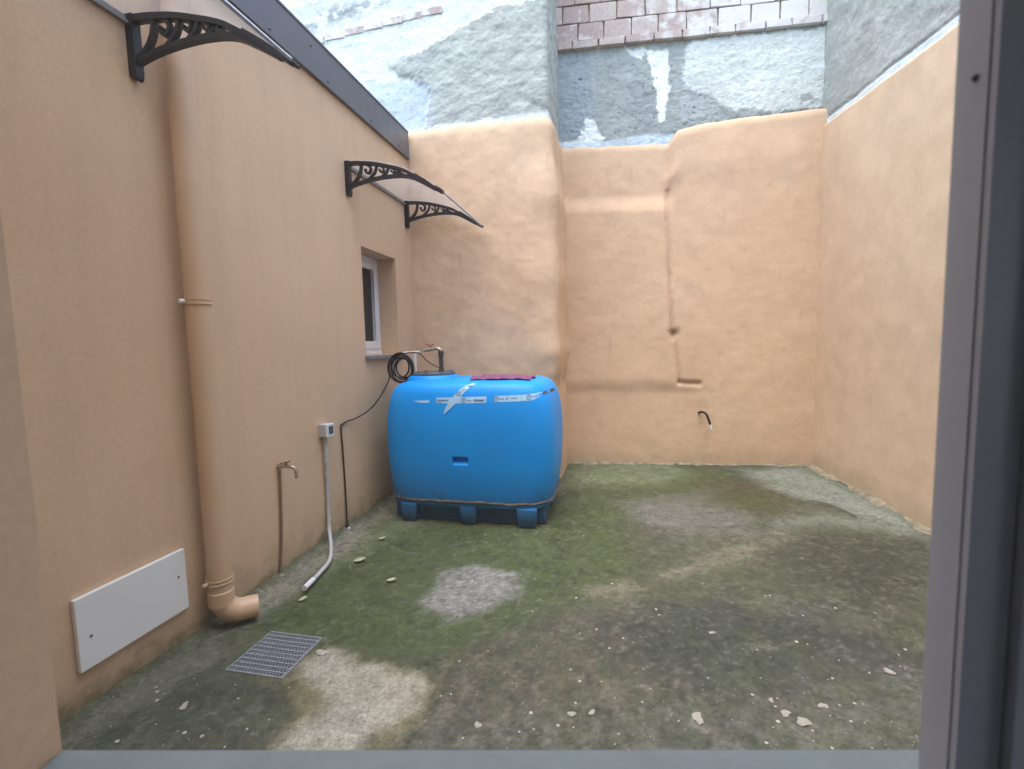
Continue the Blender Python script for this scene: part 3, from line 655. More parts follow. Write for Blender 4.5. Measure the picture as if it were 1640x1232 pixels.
gp_ = MB(); gp_.box(U0 + .045, .287, .318, .322, ZS + .055, ZH - .055); gp_.build('pane', 'window_glass', wfo)
gp_ = MB(); gp_.box(.36, U1 - .045, .318, .322, ZS + .055, ZH - .055); gp_.build('pane', 'window_glass', wfo)

# ================================================================ canopies
UP = [(0, 3.035), (.06, 3.036), (.135, 3.03), (.257, 3.012), (.378, 2.981), (.497, 2.944), (.574, 2.904), (.651, 2.858), (.727, 2.808), (.80, 2.757), (.838, 2.732)]
LO = [(.012, 2.826), (.083, 2.848), (.167, 2.866), (.25, 2.877), (.332, 2.883), (.43, 2.884), (.533, 2.874), (.612, 2.849), (.688, 2.808), (.788, 2.748)]
UPs = spline(UP, 5); LOs = spline(LO, 5)
def zup(d): return float(np.interp(d, [p[0] for p in UPs], [p[1] for p in UPs]))
def zlo(d): return float(np.interp(d, [p[0] for p in LOs], [p[1] for p in LOs]))
def bracket(parent, y, tk=.034):
    mb = MB(); y0, y1 = y - tk / 2, y + tk / 2
    mb.ribbon([(p[0], p[1] - .014) for p in UPs], [.030 - .012 * k / len(UPs) for k in range(len(UPs))], y0, y1)
    mb.ribbon([(p[0], p[1]) for p in LOs], .026, y0 + .003, y1 - .003)
    mb.ribbon([(.020, 3.042), (.020, 2.9), (.020, 2.80), (.022, 2.775), (.030, 2.762)], [.042, .042, .042, .038, .016], y0 - .003, y1 + .003)
    # inner sweep behind the first scroll
    mb.ribbon(spline([(.145, 3.01), (.140, 2.965), (.125, 2.925), (.095, 2.885), (.04, 2.845)], 5), .020, y0 + .004, y1 - .004)
    for d0, wd in ((.152, .122), (.287, .090), (.390, .080)):
        def uv(u, v): d = d0 + u * wd; zt, zb_ = zup(d) - .026, zlo(d) + .012; return (d, zt + (zb_ - zt) * v)
        mb.ribbon(spline([uv(*q) for q in ((.30, -.05), (.52, .08), (.64, .30), (.52, .56), (.32, .56), (.22, .38), (.30, .26))], 5), np.linspace(wd * .17, wd * .10, 31), y0 + .004, y1 - .004)
        mb.ribbon(spline([uv(*q) for q in ((1.06, -.1), (1.0, .3), (.84, .68), (.45, 1.02))], 5), .015, y0 + .004, y1 - .004)
    mb.ribbon(spline([(.475, zup(.475) - .02), (.485, zlo(.485) + .02), (.52, zlo(.52) + .01)], 4), .022, y0 + .004, y1 - .004)
    mb.ribbon([(.60, (zup(.60) + zlo(.60)) / 2 - .002), (.70, (zup(.70) + zlo(.70)) / 2 - .004), (.80, zup(.80) - .012)], [.05, .04, .02], y0 + .002, y1 - .002)
    return mb.build('bracket', 'iron', parent, bevel=0)
def canopy(label, yA, yB):
    ym = (yA + yB) / 2; t = thing('door_canopy', label, 'canopy', (XW + .001, ym, 2.76), 0, 'canopies on the annex wall')
    t.location.z = 0
    h = (yB - yA) / 2; bracket(t, -h); bracket(t, h)
    n = len(UPs); mb = MB(); ny = 20; V = []; Fc = []
    for dz in (.006, .001):
        for k, p in enumerate(UPs):
            for j in range(ny + 1):
                y = -h - .03 + (2 * h + .06) * j / ny; sag = .006 * math.sin(math.pi * j / ny) * math.sin(math.pi * k / n); V.append((p[0], y, p[1] + .004 + dz - sag))
    m_ = n * (ny + 1)
    for l in (0, m_):
        for k in range(n - 1):
            for j in range(ny): a = l + k * (ny + 1) + j; Fc.append((a, a + 1, a + ny + 2, a + ny + 1))
    mb.add(V, Fc); mb.build('sheet', 'polycarbonate', t, True)
    r = MB(); r.box(.0, .022, -h, h, 2.998, 3.012); r.box(.0, .010, -h, h, 3.012, 3.034); r.build('wall_rail', 'stone_sill', t)
    fr = MB(); e = UPs[-1]; fr.ribbon([(e[0] - .016, e[1] + .011), (e[0] + .004, e[1] - .003), (e[0] + .010, e[1] - .014)], .012, -h - .03, h + .03); fr.build('front_trim', 'galv', t)
    for s_ in (-1, 1):
        cp = MB(); cp.ribbon([(e[0] - .05, e[1] + .030), (e[0] - .01, e[1] + .004), (e[0] + .012, e[1] - .012)], [.022, .028, .022], s_ * (h + .012) - .028, s_ * (h + .012) + .028); cp.build('end_clip', 'iron', t, bevel=.003)
    return t
canopy('clear canopy with black scroll brackets over the small window, farther one', 3.648, 4.775)
canopy('near clear canopy with black scroll bracket in front of the downpipe top', .74, 1.866)

# ================================================================ downpipe
ELB = .168
dx, dy, dr_ = -2.095, 2.035, .058
dp = thing('downpipe', 'orange painted round downpipe with clips and elbow above the drain', 'downpipe', (dx, dy, 0))
mb = MB(); mb.tube([(0, 0, z) for z in (3.504, 3.0, 2.2, 1.4, .7, .17)], dr_, 28, cap=False); mb.build('pipe', 'pipe_paint', dp, True)
mb = MB(); mb.lathe([(dr_ + .001, .215), (dr_ + .006, .21), (dr_ + .006, .135), (dr_ + .001, .13)], (0, 0, 0), (0, 0, 1), 28)
cv = Vector((.69, .72, 0)).normalized(); eb = [(0, 0, .20)] + [tuple(cv * (.105 - .105 * math.cos(a)) + Vector((0, 0, .175 - .105 * math.sin(a)))) for a in np.linspace(0, R(90), 9)]
eb += [tuple(cv * l + Vector((0, 0, .070 - .002 * k))) for k, l in enumerate((.125, .145, ELB))]
mb.tube(eb, [dr_ + .003] * (len(eb)), 28, cap=False); mb.tube(eb[::-1], [dr_ - .002] * len(eb), 28, cap=False)
mb.build('elbow', 'pipe_paint', dp, True)
for z in (1.755, .27):
    cl = MB(); q = dr_ + .003
    for zo in (-.011, .011): cl.lathe([(q, zo - .004), (q + .004, zo - .003), (q + .004, zo + .003), (q, zo + .004)], (0, 0, z), (0, 0, 1), 28)
    cl.lathe([(q - .001, -.012), (q + .001, -.011), (q + .001, .011), (q - .001, .012)], (0, 0, z), (0, 0, 1), 28)
    cl.box(-.084, -q + .006, -.012, .012, z - .012, z + .012)
    co_ = cl.build('pipe_clip', 'pipe_paint', dp, True)
    k_ = MB(); k_.lathe([(0, -.016), (.010, -.014), (.012, 0), (.010, .014), (0, .016)], (-.022, -q - .010, z), (.2, 1, 0), 12); k_.build('clip_bolt', 'panel_white' if z > 1 else 'pipe_paint', co_, True)

# ================================================================ cover panel on the annex wall
cpn = thing('cover_panel', 'white rectangular cover panel screwed low on the annex wall', 'panel', (XW, 1.65, .185))
mb = MB(); mb.box(.0005, .022, -.255, .25, 0, .315); mb.build('plate', 'panel_white', cpn, bevel=.004)
for y, z in ((-.205, .135), (.205, .185)):
    s = MB(); s.lathe([(0, .002), (.004, .003), (.006, .001), (.007, -.001)], (.022, y, z), (1, 0, 0), 12); s.build('screw', 'screw', cpn, True)

# ================================================================ drain grate: every bar a piece
gr = thing('drain_grate', 'square galvanised steel drain grate in the floor under the downpipe spout', 'grate', ((gx0 + gx1) / 2, (gy0 + gy1) / 2, 0))
L = gx1 - gx0 - .010; Lh = L / 2; Wy = gy1 - gy0 - .010; Wh = Wy / 2
mb = MB(); fw = .004
mb.box(-Lh, Lh, -Wh, -Wh + fw, -.022, .006); mb.box(-Lh, Lh, Wh - fw, Wh, -.022, .006); mb.box(-Lh, -Lh + fw, -Wh + fw, Wh - fw, -.022, .006); mb.box(Lh - fw, Lh, -Wh + fw, Wh - fw, -.022, .006)
mb.build('frame', 'galv', gr)
def bars(n, mesh_mb, setpos, name):
    o0 = mesh_mb.build(name, 'galv', gr)
    for k in range(n):
        o = o0 if k == 0 else o0.copy()
        if k: C.objects.link(o); o.parent = gr
        setpos(o, k)
mb = MB(); mb.box(-Lh + fw, Lh - fw, -.002, .002, -.006, .006)
bars(9, mb, lambda o, k: setattr(o, 'location', (0, -Wh + Wy * (k + 1) / 10, .0008)), 'cross_bar')
mb = MB(); mb.box(-.0017, .0017, -Wh + fw, Wh - fw, -.006, .002)
bars(17, mb, lambda o, k: setattr(o, 'location', (-Lh + L * (k + 1) / 18, 0, 0)), 'bearing_bar')

# ================================================================ garden tap on painted pipe
tp = thing('garden_tap', 'small brass garden tap on a thin brown painted pipe up the annex wall', 'tap', (XW, 2.62, 0))
mb = MB(); mb.tube(spline([(.014, -.05, .02), (.013, -.02, .2), (.013, .0, .45), (.014, .01, .715)], 6), .0085, 10); mb.build('pipe', 'copper', tp, True)
mb = MB(); mb.tube([(.0, .01, .735), (.02, .011, .735), (.06, .014, .735), (.095, .018, .732), (.118, .02, .725), (.128, .02, .700), (.130, .02, .675)], [.014, .013, .011, .012, .011, .010, .009], 12)
mb.lathe([(.0, .0), (.016, .0), (.016, .008), (.0, .008)], (.004, .011, .735), (1, 0, 0), 16); mb.lathe([(.010, 0), (.010, .03), (.006, .034)], (.014, .011, .705), (0, 0, 1), 12)
mb.lathe([(.012, -.01), (.012, .004), (.010, .010)], (.130, .02, .668), (0, 0, 1), 12); mb.build('body', 'brass', tp, True)
mb = MB(); mb.tube([(.062, .014, .735), (.062, .014, .757)], .007, 10); mb.ribbon([(.02, .752), (.05, .760), (.075, .763), (.088, .772)], [.006] * 4, .004, .026); mb.build('lever', 'red_lever', tp)
mb = MB(); mb.lathe([(.03, -.008), (.028, .012), (.016, .026), (.009, .028)], (.014, -.05, .0), (0, 0, 1), 12); mb.build('mortar_collar', 'mortar', tp, True)

# ================================================================ power socket box with conduit
bxo = thing('socket_box', 'small grey electrical box with bent grey conduit running down to the floor', 'socket', (XW, 3.12, 0))
mb = MB(); mb.box(.0, .062, -.045, .045, .84, .935); bb = mb.build('box', 'conduit_pvc', bxo, bevel=.004)
mb = MB(); mb.box(.0625, .078, -.047, .047, .838, .937); ld = mb.build('lid', 'white_pvc', bxo, bevel=.004)
mb = MB(); mb.box(.0785, .081, -.024, .032, .858, .918); mb.build('lid_window', 'lid_grey', ld, bevel=.002)
e1 = onZ(488, 942, .03); e2 = onZ(510, 920, .025); e3 = onZ(528, 897, .03)
pth = [(XW + .030, 3.12, .84), (XW + .026, 3.12, .5), (XW + .026, 3.11, .25), (XW + .045, 3.08, .12), (XW + .12, 2.98, .055), tuple(e3), tuple(e2), tuple(e1)]
mb = MB(); mb.tube(rel(bxo, spline(pth, 8)), .0135, 12); mb.build('conduit', 'conduit_pvc', bxo, True)
for z in (.645, .54, .20):
    s = MB(); s.lathe([(.0142, -.010), (.0175, -.008), (.0175, .008), (.0142, .010)], (.026, 0, z), (0, 0, 1), 12); s.build('coupling', 'conduit_pvc', bxo, True)
q1, q2 = np.array(e1), np.array(e2); dq = (q1 - q2) / np.linalg.norm(q1 - q2)
mb = MB(); mb.tube(rel(bxo, [q1 - dq * .11, q1 + dq * .003]), .017, 12); mb.build('sleeve', 'white_pvc', bxo, True)

# ================================================================ water tank
TX, TY, HX, HY, NE = -1.242, 4.115, .762, .50, 5.0
tank = thing('water_tank', 'large bright blue plastic water tank standing in the corner', 'tank', (TX, TY, 0))
PZ = np.array([.165, .20, .26, .38, .52, .70, .86, 1.0, 1.08, 1.13, 1.165, 1.187, 1.20, 1.208, 1.211, 1.212]); PK = np.array([.935, .945, .956, .977, .992, 1., .993, .968, .937, .905, .862, .80, .70, .50, .25, .0])
sp = np.array(spline(np.stack([PZ, PK], 1), 5)); sp[:, 1] = np.clip(sp[:, 1], 0, 1); sp[-1, 1] = 0
zline, kline = sp[:, 0], sp[:, 1]
def bk(z): return float(np.interp(z, zline, kline))
def bfront(x, z, off=.0):        # y of the front face at world x, height z, local y
    k = bk(z); u = min(abs(x - TX) / (HX * k), .9995); return -HY * k * (1 - u ** NE) ** (1 / NE) - off
def btop(x, y):                   # height of the top skin at local x,y
    rho = ((abs(x) / HX) ** NE + (abs(y) / HY) ** NE) ** (1 / NE); hi = zline > .75
    return float(np.interp(-rho, -kline[hi], zline[hi]))
seg = 112; V = []; Fc = []
for z, k in zip(zline, kline):
    k = max(k, .002)
    for i in range(seg):
        a = 2 * math.pi * i / seg; c_, s_ = math.cos(a), math.sin(a)
        rad = (abs(c_) ** NE + abs(s_) ** NE) ** (-1 / NE)
        V.append((HX * k * c_ * rad, HY * k * s_ * rad, z + (.006 * math.sin(3 * a) * (1 - k) if k < .8 else 0)))
n = len(zline)
for k in range(n - 1):
    for i in range(seg): j = (i + 1) % seg; Fc.append((k * seg + i, k * seg + j, (k + 1) * seg + j, (k + 1) * seg + i))
Fc.append(tuple(reversed(range(seg)))); Fc.append(tuple((n - 1) * seg + i for i in range(seg)))
mb = MB(); mb.add(V, Fc); body = mb.build('body', 'tank_blue', tank, True, angle=50)
hx_ = onY(737, 738, TY - HY)[0] - TX; hz_ = onY(737, 738, TY - HY)[2]
ct = MB(); w_ = .068
ct.add([(x, y, z) for x in (hx_ - w_, hx_ + w_) for (y, z) in ((-HY - .05, hz_ + .034), (-HY - .05, hz_ - .043), (-HY + .004, hz_ - .040), (-HY + .055, hz_ - .002), (-HY + .055, hz_ + .034))],
       [(0, 1, 2, 3, 4), (9, 8, 7, 6, 5), (0, 5, 6, 1), (1, 6, 7, 2), (2, 7, 8, 3), (3, 8, 9, 4), (4, 9, 5, 0)])
cut = ct.build('cutter', 'tank_blue', tank)
md = body.modifiers.new('b', 'BOOLEAN'); md.object = cut; md.operation = 'DIFFERENCE'; md.solver = 'EXACT'
bpy.context.view_layer.update(); dg = bpy.context.evaluated_depsgraph_get()
nm = bpy.data.meshes.new_from_object(body.evaluated_get(dg)); body.modifiers.clear(); body.data = nm; bpy.data.objects.remove(cut)
nm.shade_smooth(); nm.set_sharp_from_angle(angle=R(50))
# pallet style base: recessed plinth, feet, flange
def srect(hx, hy, z0, z1, ne=6., seg=64, mb=None, cx=0, cy=0):
    mb = mb or MB(); V = []
    for z in (z0, z1):
        for i in range(seg):
            a = 2 * math.pi * i / seg; c_, s_ = math.cos(a), math.sin(a); r = (abs(c_) ** ne + abs(s_) ** ne) ** (-1 / ne); V.append((cx + hx * c_ * r, cy + hy * s_ * r, z))
    mb.add(V, [(i, (i + 1) % seg, seg + (i + 1) % seg, seg + i) for i in range(seg)] + [tuple(reversed(range(seg))), tuple(seg + i for i in range(seg))]); return mb
srect(.64, .40, .004, .16).build('plinth', 'tank_blue', tank, True)
srect(.722, .478, .158, .19, 5).build('flange', 'tank_blue', tank, True)
for px_, wd in ((655, .15), (750, .15), (843, .17)):
    x = onY(px_, 830, TY - HY + .03)[0] - TX
    mb = MB(); mb.add([(x - wd / 2, -.482, .16), (x + wd / 2, -.482, .16), (x + wd / 2, -.30, .16), (x - wd / 2, -.30, .16), (x - wd / 2 + .012, -.468, .0), (x + wd / 2 - .012, -.468, .0), (x + wd / 2 - .012, -.30, .0), (x - wd / 2 + .012, -.30, .0)],
                      [(0, 1, 2, 3), (4, 5, 6, 7), (0, 1, 5, 4), (1, 2, 6, 5), (2, 3, 7, 6), (3, 0, 4, 7)]); mb.build('foot', 'tank_blue', tank, True, bevel=.014)
for y in (-.22, .25):
    for s_ in (-1, 1):
        mb = MB(); mb.box(min(s_ * .45, s_ * .67), max(s_ * .45, s_ * .67), y - .14, y + .14, 0, .16); mb.build('foot', 'tank_blue', tank, True, bevel=.014)
# neck and screw lid
lx, ly = -1.665 - TX, 4.13 - TY
mb = MB(); mb.lathe([(.255, 1.12), (.250, 1.19), (.235, 1.215), (.222, 1.232), (.215, 1.236), (.0, 1.236)], (lx, ly, 0), (0, 0, 1), 48); mb.build('neck', 'tank_blue', tank, True)
lid = MB(); lid.lathe([(.205, 1.2365), (.206, 1.252), (.198, 1.258), (.15, 1.259), (.145, 1.266), (.05, 1.268), (.0, 1.268)], (lx, ly, 0), (0, 0, 1), 40); lo = lid.build('lid', 'lid_grey', tank, True, angle=30)
for a in np.linspace(0, 2 * math.pi, 9)[:-1]:
    mb = MB(); c_, s_ = math.cos(a), math.sin(a); mb.tube([(lx + .155 * c_, ly + .155 * s_, 1.262), (lx + .195 * c_, ly + .195 * s_, 1.262)], .010, 6); mb.build('lid_rib', 'lid_grey', lo, True)
# riser with tap
rx, ry = onY(707, 590, 4.13)[0] - TX, 4.13 - TY
mb = MB(); mb.tube([(rx, ry, 1.262), (rx, ry, 1.415)], .021, 14); mb.lathe([(.0, .0), (.027, .0), (.027, .022), (.023, .024), (.023, .03), (.027, .032), (.027, .05), (.0, .05)], (rx, ry, 1.405), (0, 0, 1), 14)
mb.lathe([(.03, .0), (.03, .012), (.022, .016)], (rx, ry, 1.268), (0, 0, 1), 14); ri = mb.build('riser_pipe', 'pipe_iron', tank, True)
mb = MB(); mb.tube(spline([(rx, ry, 1.45), (rx - .006, ry, 1.468), (rx - .03, ry, 1.478), (rx - .07, ry, 1.476), (rx - .11, ry - .005, 1.470), (rx - .165, ry - .01, 1.462)], 5), .015, 12); mb.lathe([(.019, -.012), (.021, 0), (.019, .012)], (rx - .115, ry - .005, 1.47), (1, 0, .05), 12); va = mb.build('valve', 'brass', ri, True)
mb = MB(); mb.tube([(rx - .10, ry - .005, 1.48), (rx - .10, ry - .005, 1.50)], .006, 8); mb.ribbon([(rx - .132, 1.521), (rx - .120, 1.512), (rx - .1, 1.503), (rx - .08, 1.512), (rx - .068, 1.521)], [.012, .009, .008, .009, .012], ry - .012, ry + .004); mb.build('valve_handle', 'red_lever', ri)
# printed tapes stuck to the tank
def tz(px, py_): q = onY(px, py_, TY - HY + .03); return q[0], q[2]
def strip(pts_top, pts_bot, name='tape', off=.002):
    mb = MB(); n = 24; V = []
    for k in range(n + 1):
        t = k / n
        def ip(P):
            P = np.array(P); u = np.linspace(0, 1, len(P)); return np.interp(t, u, P[:, 0]), np.interp(t, u, P[:, 1])
        for (px, py_) in (ip(pts_top), ip(pts_bot)):
            x, z = tz(px, py_); V.append((x - TX, bfront(x, z, off), z))
    mb.add(V, [(2 * k, 2 * k + 1, 2 * k + 3, 2 * k + 2) for k in range(n)]); o = mb.build(name, 'tape', tank, True)
    return o
def onbody(mb, pts, off=.0035):
    return [(tz(px, py_)[0] - TX, bfront(*tz(px, py_), off), tz(px, py_)[1]) for px, py_ in pts]
def ink(parent, groups, off=.0035):
    for name, polys in groups:
        mb = MB()
        for P in polys: mb.add(onbody(mb, P, off), [tuple(range(len(P)))])
        o = mb.build(name, 'tape_ink', parent)
        if name == 'fine_print': o['kind'] = 'stuff'
def ringq(cx, cy, r, w=.9, sx=1.):
    out = []
    for k in range(20):
        a, b = 2 * math.pi * k / 20, 2 * math.pi * (k + 1) / 20
        out.append([(cx + sx * (r - w) * math.cos(a), cy + (r - w) * math.sin(a)), (cx + sx * r * math.cos(a), cy + r * math.sin(a)), (cx + sx * r * math.cos(b), cy + r * math.sin(b)), (cx + sx * (r - w) * math.cos(b), cy + (r - w) * math.sin(b))])
    out.append([(cx - .5, cy - r * .45), (cx + .5, cy - r * .45), (cx + .5, cy + r * .4), (cx - .5, cy + r * .4)]); out.append([(cx - 1.2, cy - .2), (cx - .5, cy - r * .45), (cx - .5, cy + .1)])
    return out
def words(text, x0, y0, h, rot=0.):
    """lettering as flat print: font curve -> polygons in picture-size units"""
    cu = bpy.data.curves.new('t', 'FONT'); cu.body = text; cu.size = h; o = bpy.data.objects.new('t', cu); C.objects.link(o)
    bpy.context.view_layer.update(); me = bpy.data.meshes.new_from_object(o.evaluated_get(bpy.context.evaluated_depsgraph_get()))
    cr, sr = math.cos(rot), math.sin(rot)
    out = [[(x0 + cr * me.vertices[i].co.x + sr * me.vertices[i].co.y, y0 + sr * me.vertices[i].co.x - cr * me.vertices[i].co.y) for i in p.vertices] for p in me.polygons]
    bpy.data.objects.remove(o); bpy.data.meshes.remove(me); return out
def smudge(x0, x1, y, h, seed):
    q = random.Random(seed); out = []; x = x0
    while x < x1: wd = q.uniform(.8, 1.8); out.append([(x, y), (x + wd, y), (x + wd, y - h * q.uniform(.6, 1)), (x, y - h * q.uniform(.6, 1))]); x += wd + .5
    return out
t1 = strip([(699.5, 637), (725, 636.5), (750, 636), (779, 635)], [(699.5, 646), (725, 646.3), (750, 646), (779, 645)])
ink(t1, [('logo', ringq(743, 641, 3.9)), ('lettering', words('mia', 748.5, 643, 5.2)), ('fine_print', smudge(759, 776, 643, 4.2, 1) + smudge(701, 719, 642.5, 3, 2) + smudge(701, 708, 645, 1.3, 3))])
t2 = strip([(792, 634.5), (812, 633.8), (834, 633)], [(792, 644), (812, 643.6), (834, 643)])
ink(t2, [('logo', ringq(795, 639, 3.9)), ('lettering', words('mia.', 799.5, 640.6, 5.2)), ('fine_print', smudge(818, 828, 639, 1.8, 4) + [[(810, 640), (813, 636.5), (814, 637.5), (812.5, 640)]])])
t3 = strip([(834.3, 633), (848, 632), (862, 630.5), (872, 629)], [(834.3, 642.5), (846, 642.5), (856, 640.5), (868, 632)])
ink(t3, [('logo', ringq(846, 637, 3.9)), ('lettering', words('mia', 850.5, 637.6, 4.6))])
strip([(662, 642.3), (674, 641.6), (688, 641.4)], [(663, 642.9), (674, 645.3), (688, 645.5)])
t5 = strip([(758.5, 613), (746, 617.5), (736, 623.5), (729, 631), (722, 641), (716, 650), (711.5, 662)], [(759.5, 616), (750, 621.5), (743, 628.5), (738, 636), (730, 647), (722, 655), (713.5, 662.5)], off=.0045)
ink(t5, [('logo', ringq(734.5, 631, 3.7)), ('lettering', words('mia', 739, 628.5, 5, -.75)), ('fine_print', smudge(747, 753, 620, 2.4, 8))], .006)
strip([(865, 630), (876, 628.5), (880, 629)], [(866, 634.5), (876, 634), (879, 633)]).data.materials[0] = MATS['wrap']
# ragged wrapping left round the foot of the tank
wr = thing('torn_wrap', 'ragged strip of dirty torn wrapping around the foot of the blue tank', 'wrapping', (TX, TY, 0))
mb = MB(); V = []; ns = 360
for i in range(ns + 1):
    a = 2 * math.pi * i / ns; c_, s_ = math.cos(a), math.sin(a); rad = (abs(c_) ** 4.6 + abs(s_) ** 4.6) ** (-1 / 4.6)
    nn = float(fbm(np.array([a * 9]), np.array([2.]), 1, 4, 300)[0]); n2_ = float(fbm(np.array([a * 30]), np.array([5.]), 1, 3, 301)[0])
    ext = 1.02 + .012 * nn + .006 * n2_; zb_ = .196 + .012 * nn; tk = .006 + .010 * abs(n2_)
    for (dr2, dz) in ((-.03, -tk), (.0, -tk * .8), (.006 + .008 * abs(nn), 0.), (.0, tk), (-.03, tk * 1.2)):
        V.append(((.718 * ext + dr2) * c_ * rad, (.476 * ext + dr2) * s_ * rad, zb_ + dz + .004 * n2_))
mb.add(V, [(5 * i + j, 5 * i + j + 1, 5 * i + 6 + j, 5 * i + 5 + j) for i in range(ns) for j in range(4)]); mb.build('band', 'wrap', wr, True, angle=60)
mb = MB(); q = onY(644, 795, TY - HY + .02); b0 = (q[0] - TX, q[1] - TY - .02, .205)
mb.tube(spline([b0, (b0[0] + .004, b0[1] - .006, .25), (b0[0] + .012, b0[1] + .0, .30), (b0[0] + .01, b0[1] + .012, .32)], 4), [.008, .007, .006, .005, .005, .004, .004, .004, .004, .003, .003, .003, .002], 6); mb.tube(spline([(b0[0] - .02, b0[1], .20), (b0[0] + .03, b0[1] - .004, .222), (b0[0] + .12, b0[1] - .008, .205)], 5), .004, 6); mb.build('loose_end', 'wrap', wr, True)

# folded cloth lying on the tank
cl = thing('cloth', 'folded maroon cloth lying on top of the blue tank', 'cloth', (TX + .30, TY - .12, 1.2))
A = [onZ(x, y, 1.195) for x, y in ((791, 601), (880, 600))]
x0, x1 = .06, .545; V = []; nx_, ny_ = 44, 26
ys0 = -.345
for i in range(nx_ + 1):
    for j in range(ny_ + 1):
        u, v_ = i / nx_, j / ny_; x = x0 + (x1 - x0) * u + .014 * math.sin(9 * v_ + 2) - .03 * (1 - v_) * (1 - u); y = ys0 + (.42 + .03 * math.sin(7 * u)) * v_ + .07 * u * (1 - v_) + .012 * math.sin(11 * u)
        wv = .007 * abs(math.sin(14 * u + 5 * v_)) + .006 * float(fbm(np.array([u * 6.]), np.array([v_ * 5.]), 1, 4, 310)[0] + 1) + .012 * math.exp(-((v_ - .30 - .2 * u) / .05) ** 2)
        V.append((x - .30, y + .12, btop(x, y) + .004 + wv - 1.2))
mb = MB(); m_ = len(V); V2 = V + [(a, b, c_ - .004) for a, b, c_ in V]; st_ = ny_ + 1
Fc = [(i * st_ + j, i * st_ + j + 1, (i + 1) * st_ + j + 1, (i + 1) * st_ + j) for i in range(nx_) for j in range(ny_)]
Fc += [tuple(m_ + q for q in reversed(f)) for f in Fc]
rim = [i * st_ for i in range(nx_ + 1)] + [nx_ * st_ + j for j in range(1, st_)] + [i * st_ + ny_ for i in range(nx_ - 1, -1, -1)] + [j for j in range(ny_ - 1, 0, -1)]
Fc += [(rim[k - 1], rim[k], m_ + rim[k], m_ + rim[k - 1]) for k in range(len(rim))]
mb.add(V2, Fc); mb.build('fabric', 'cloth_maroon', cl, True, angle=60)

# ================================================================ coiled cable, its holder, hose
YC = 4.02
def oc(px, py_, Y=YC): return tuple(onY(px, py_, Y))
cb = thing('coiled_cable', 'black electric cable, coiled beside the tank lid, with plug dangling at the floor', 'cable', oc(642, 612))
mb = MB(); loop = []
cx_, cz = oc(642, 590)[0], oc(642, 590)[2]
for k in range(6 * 30):
    a = 2 * math.pi * k / 30 + 1.2; ln_ = k // 30; rv = .116 + .020 * math.sin(a * .37 + ln_) - .003 * ln_
    loop.append((cx_ + rv * math.cos(a) * (1.0 + .03 * math.sin(ln_ * 2.1)) + .020 * math.sin(ln_ * 1.7), YC + .016 * math.sin(a * .8 + ln_) + .005 * ln_, cz + rv * 1.03 * math.sin(a) + .010 * math.cos(ln_ * 2.3)))
mb.tube(rel(cb, loop), .0085, 8); mb.build('coil', 'black_rubber', cb, True)
run = [oc(634, 571), oc(622, 590), oc(623, 608, 4.0), tuple(onX(608, 637, -2.02)), tuple(onX(592, 656, -2.09)), tuple(onX(572, 669, -2.14)), tuple(onX(556, 675, XW + .014)), tuple(onX(547.5, 681, XW + .012)), tuple(onX(546.5, 690, XW + .012)), tuple(onX(549, 720, XW + .012)), tuple(onX(553, 780, XW + .011)), tuple(onX(556, 838, XW + .02))]
mb = MB(); mb.tube(rel(cb, spline(run, 8)), .0065, 8); mb.build('cord', 'black_rubber', cb, True)
e = run[-1]; mb = MB(); mb.lathe([(.0, .0), (.009, .0), (.012, -.02), (.020, -.032), (.021, -.055), (.017, -.062), (.0, -.062)], rel(cb, [e])[0], (0, 0, 1), 14); pg = mb.build('plug', 'black_rubber', cb, True)
mb = MB(); l = rel(cb, [e])[0]; mb.lathe([(.0, .004), (.012, .003), (.014, -.004), (.0, -.006)], (l[0] + .018, l[1] - .006, l[2] - .04), (1, -.4, .2), 12); mb.build('plug_face', 'white_pvc', pg, True)
nl = thing('wall_nail', 'small nail in the annex wall holding up the black cable', 'nail', tuple(onX(546, 680, XW)))
mb = MB(); mb.tube([(-.01, 0, 0), (.026, 0, .002)], .003, 8); mb.lathe([(.0, .002), (.007, .001), (.007, -.001), (0, -.001)], (.026, 0, .002), (1, 0, 0), 10); mb.tube([(.006, -.022, .004), (.016, .0, .006), (.010, .014, .002)], .0035, 6); mb.build('shaft', 'pipe_iron', nl, True)
hd = thing('pipe_offcut', 'bent white plastic strip holding up the cable coil at the sill end', 'pipe', oc(666, 600, 4.06))
mb = MB(); mb.tube(rel(hd, [oc(629, 570, 4.055), oc(650, 564.5, 4.06), oc(672, 563.5, 4.06)]), .009, 8); mb.build('arm', 'white_pvc', hd, True)
tp_ = oc(666, 566, 4.06); mb = MB(); mb.box(-.010, .010, -.008, .008, 1.236 + .022 - hd.location.z, tp_[2] - hd.location.z); mb.build('upright', 'white_pvc', hd, bevel=.003)
hs = thing('thin_hose', 'thin brown hose looping from the coil to the riser on the tank lid', 'hose', oc(690, 575, 4.10))
mb = MB(); mb.tube(rel(hs, spline([oc(638, 572, 3.99), oc(652, 565.5, 4.02), oc(668, 565, 4.06), oc(676, 570, 4.08), oc(685, 579, 4.09), oc(696, 585.5, 4.10), oc(706, 590, 4.11)], 8)), .006, 8); mb.build('hose', 'brown_hose', hs, True)

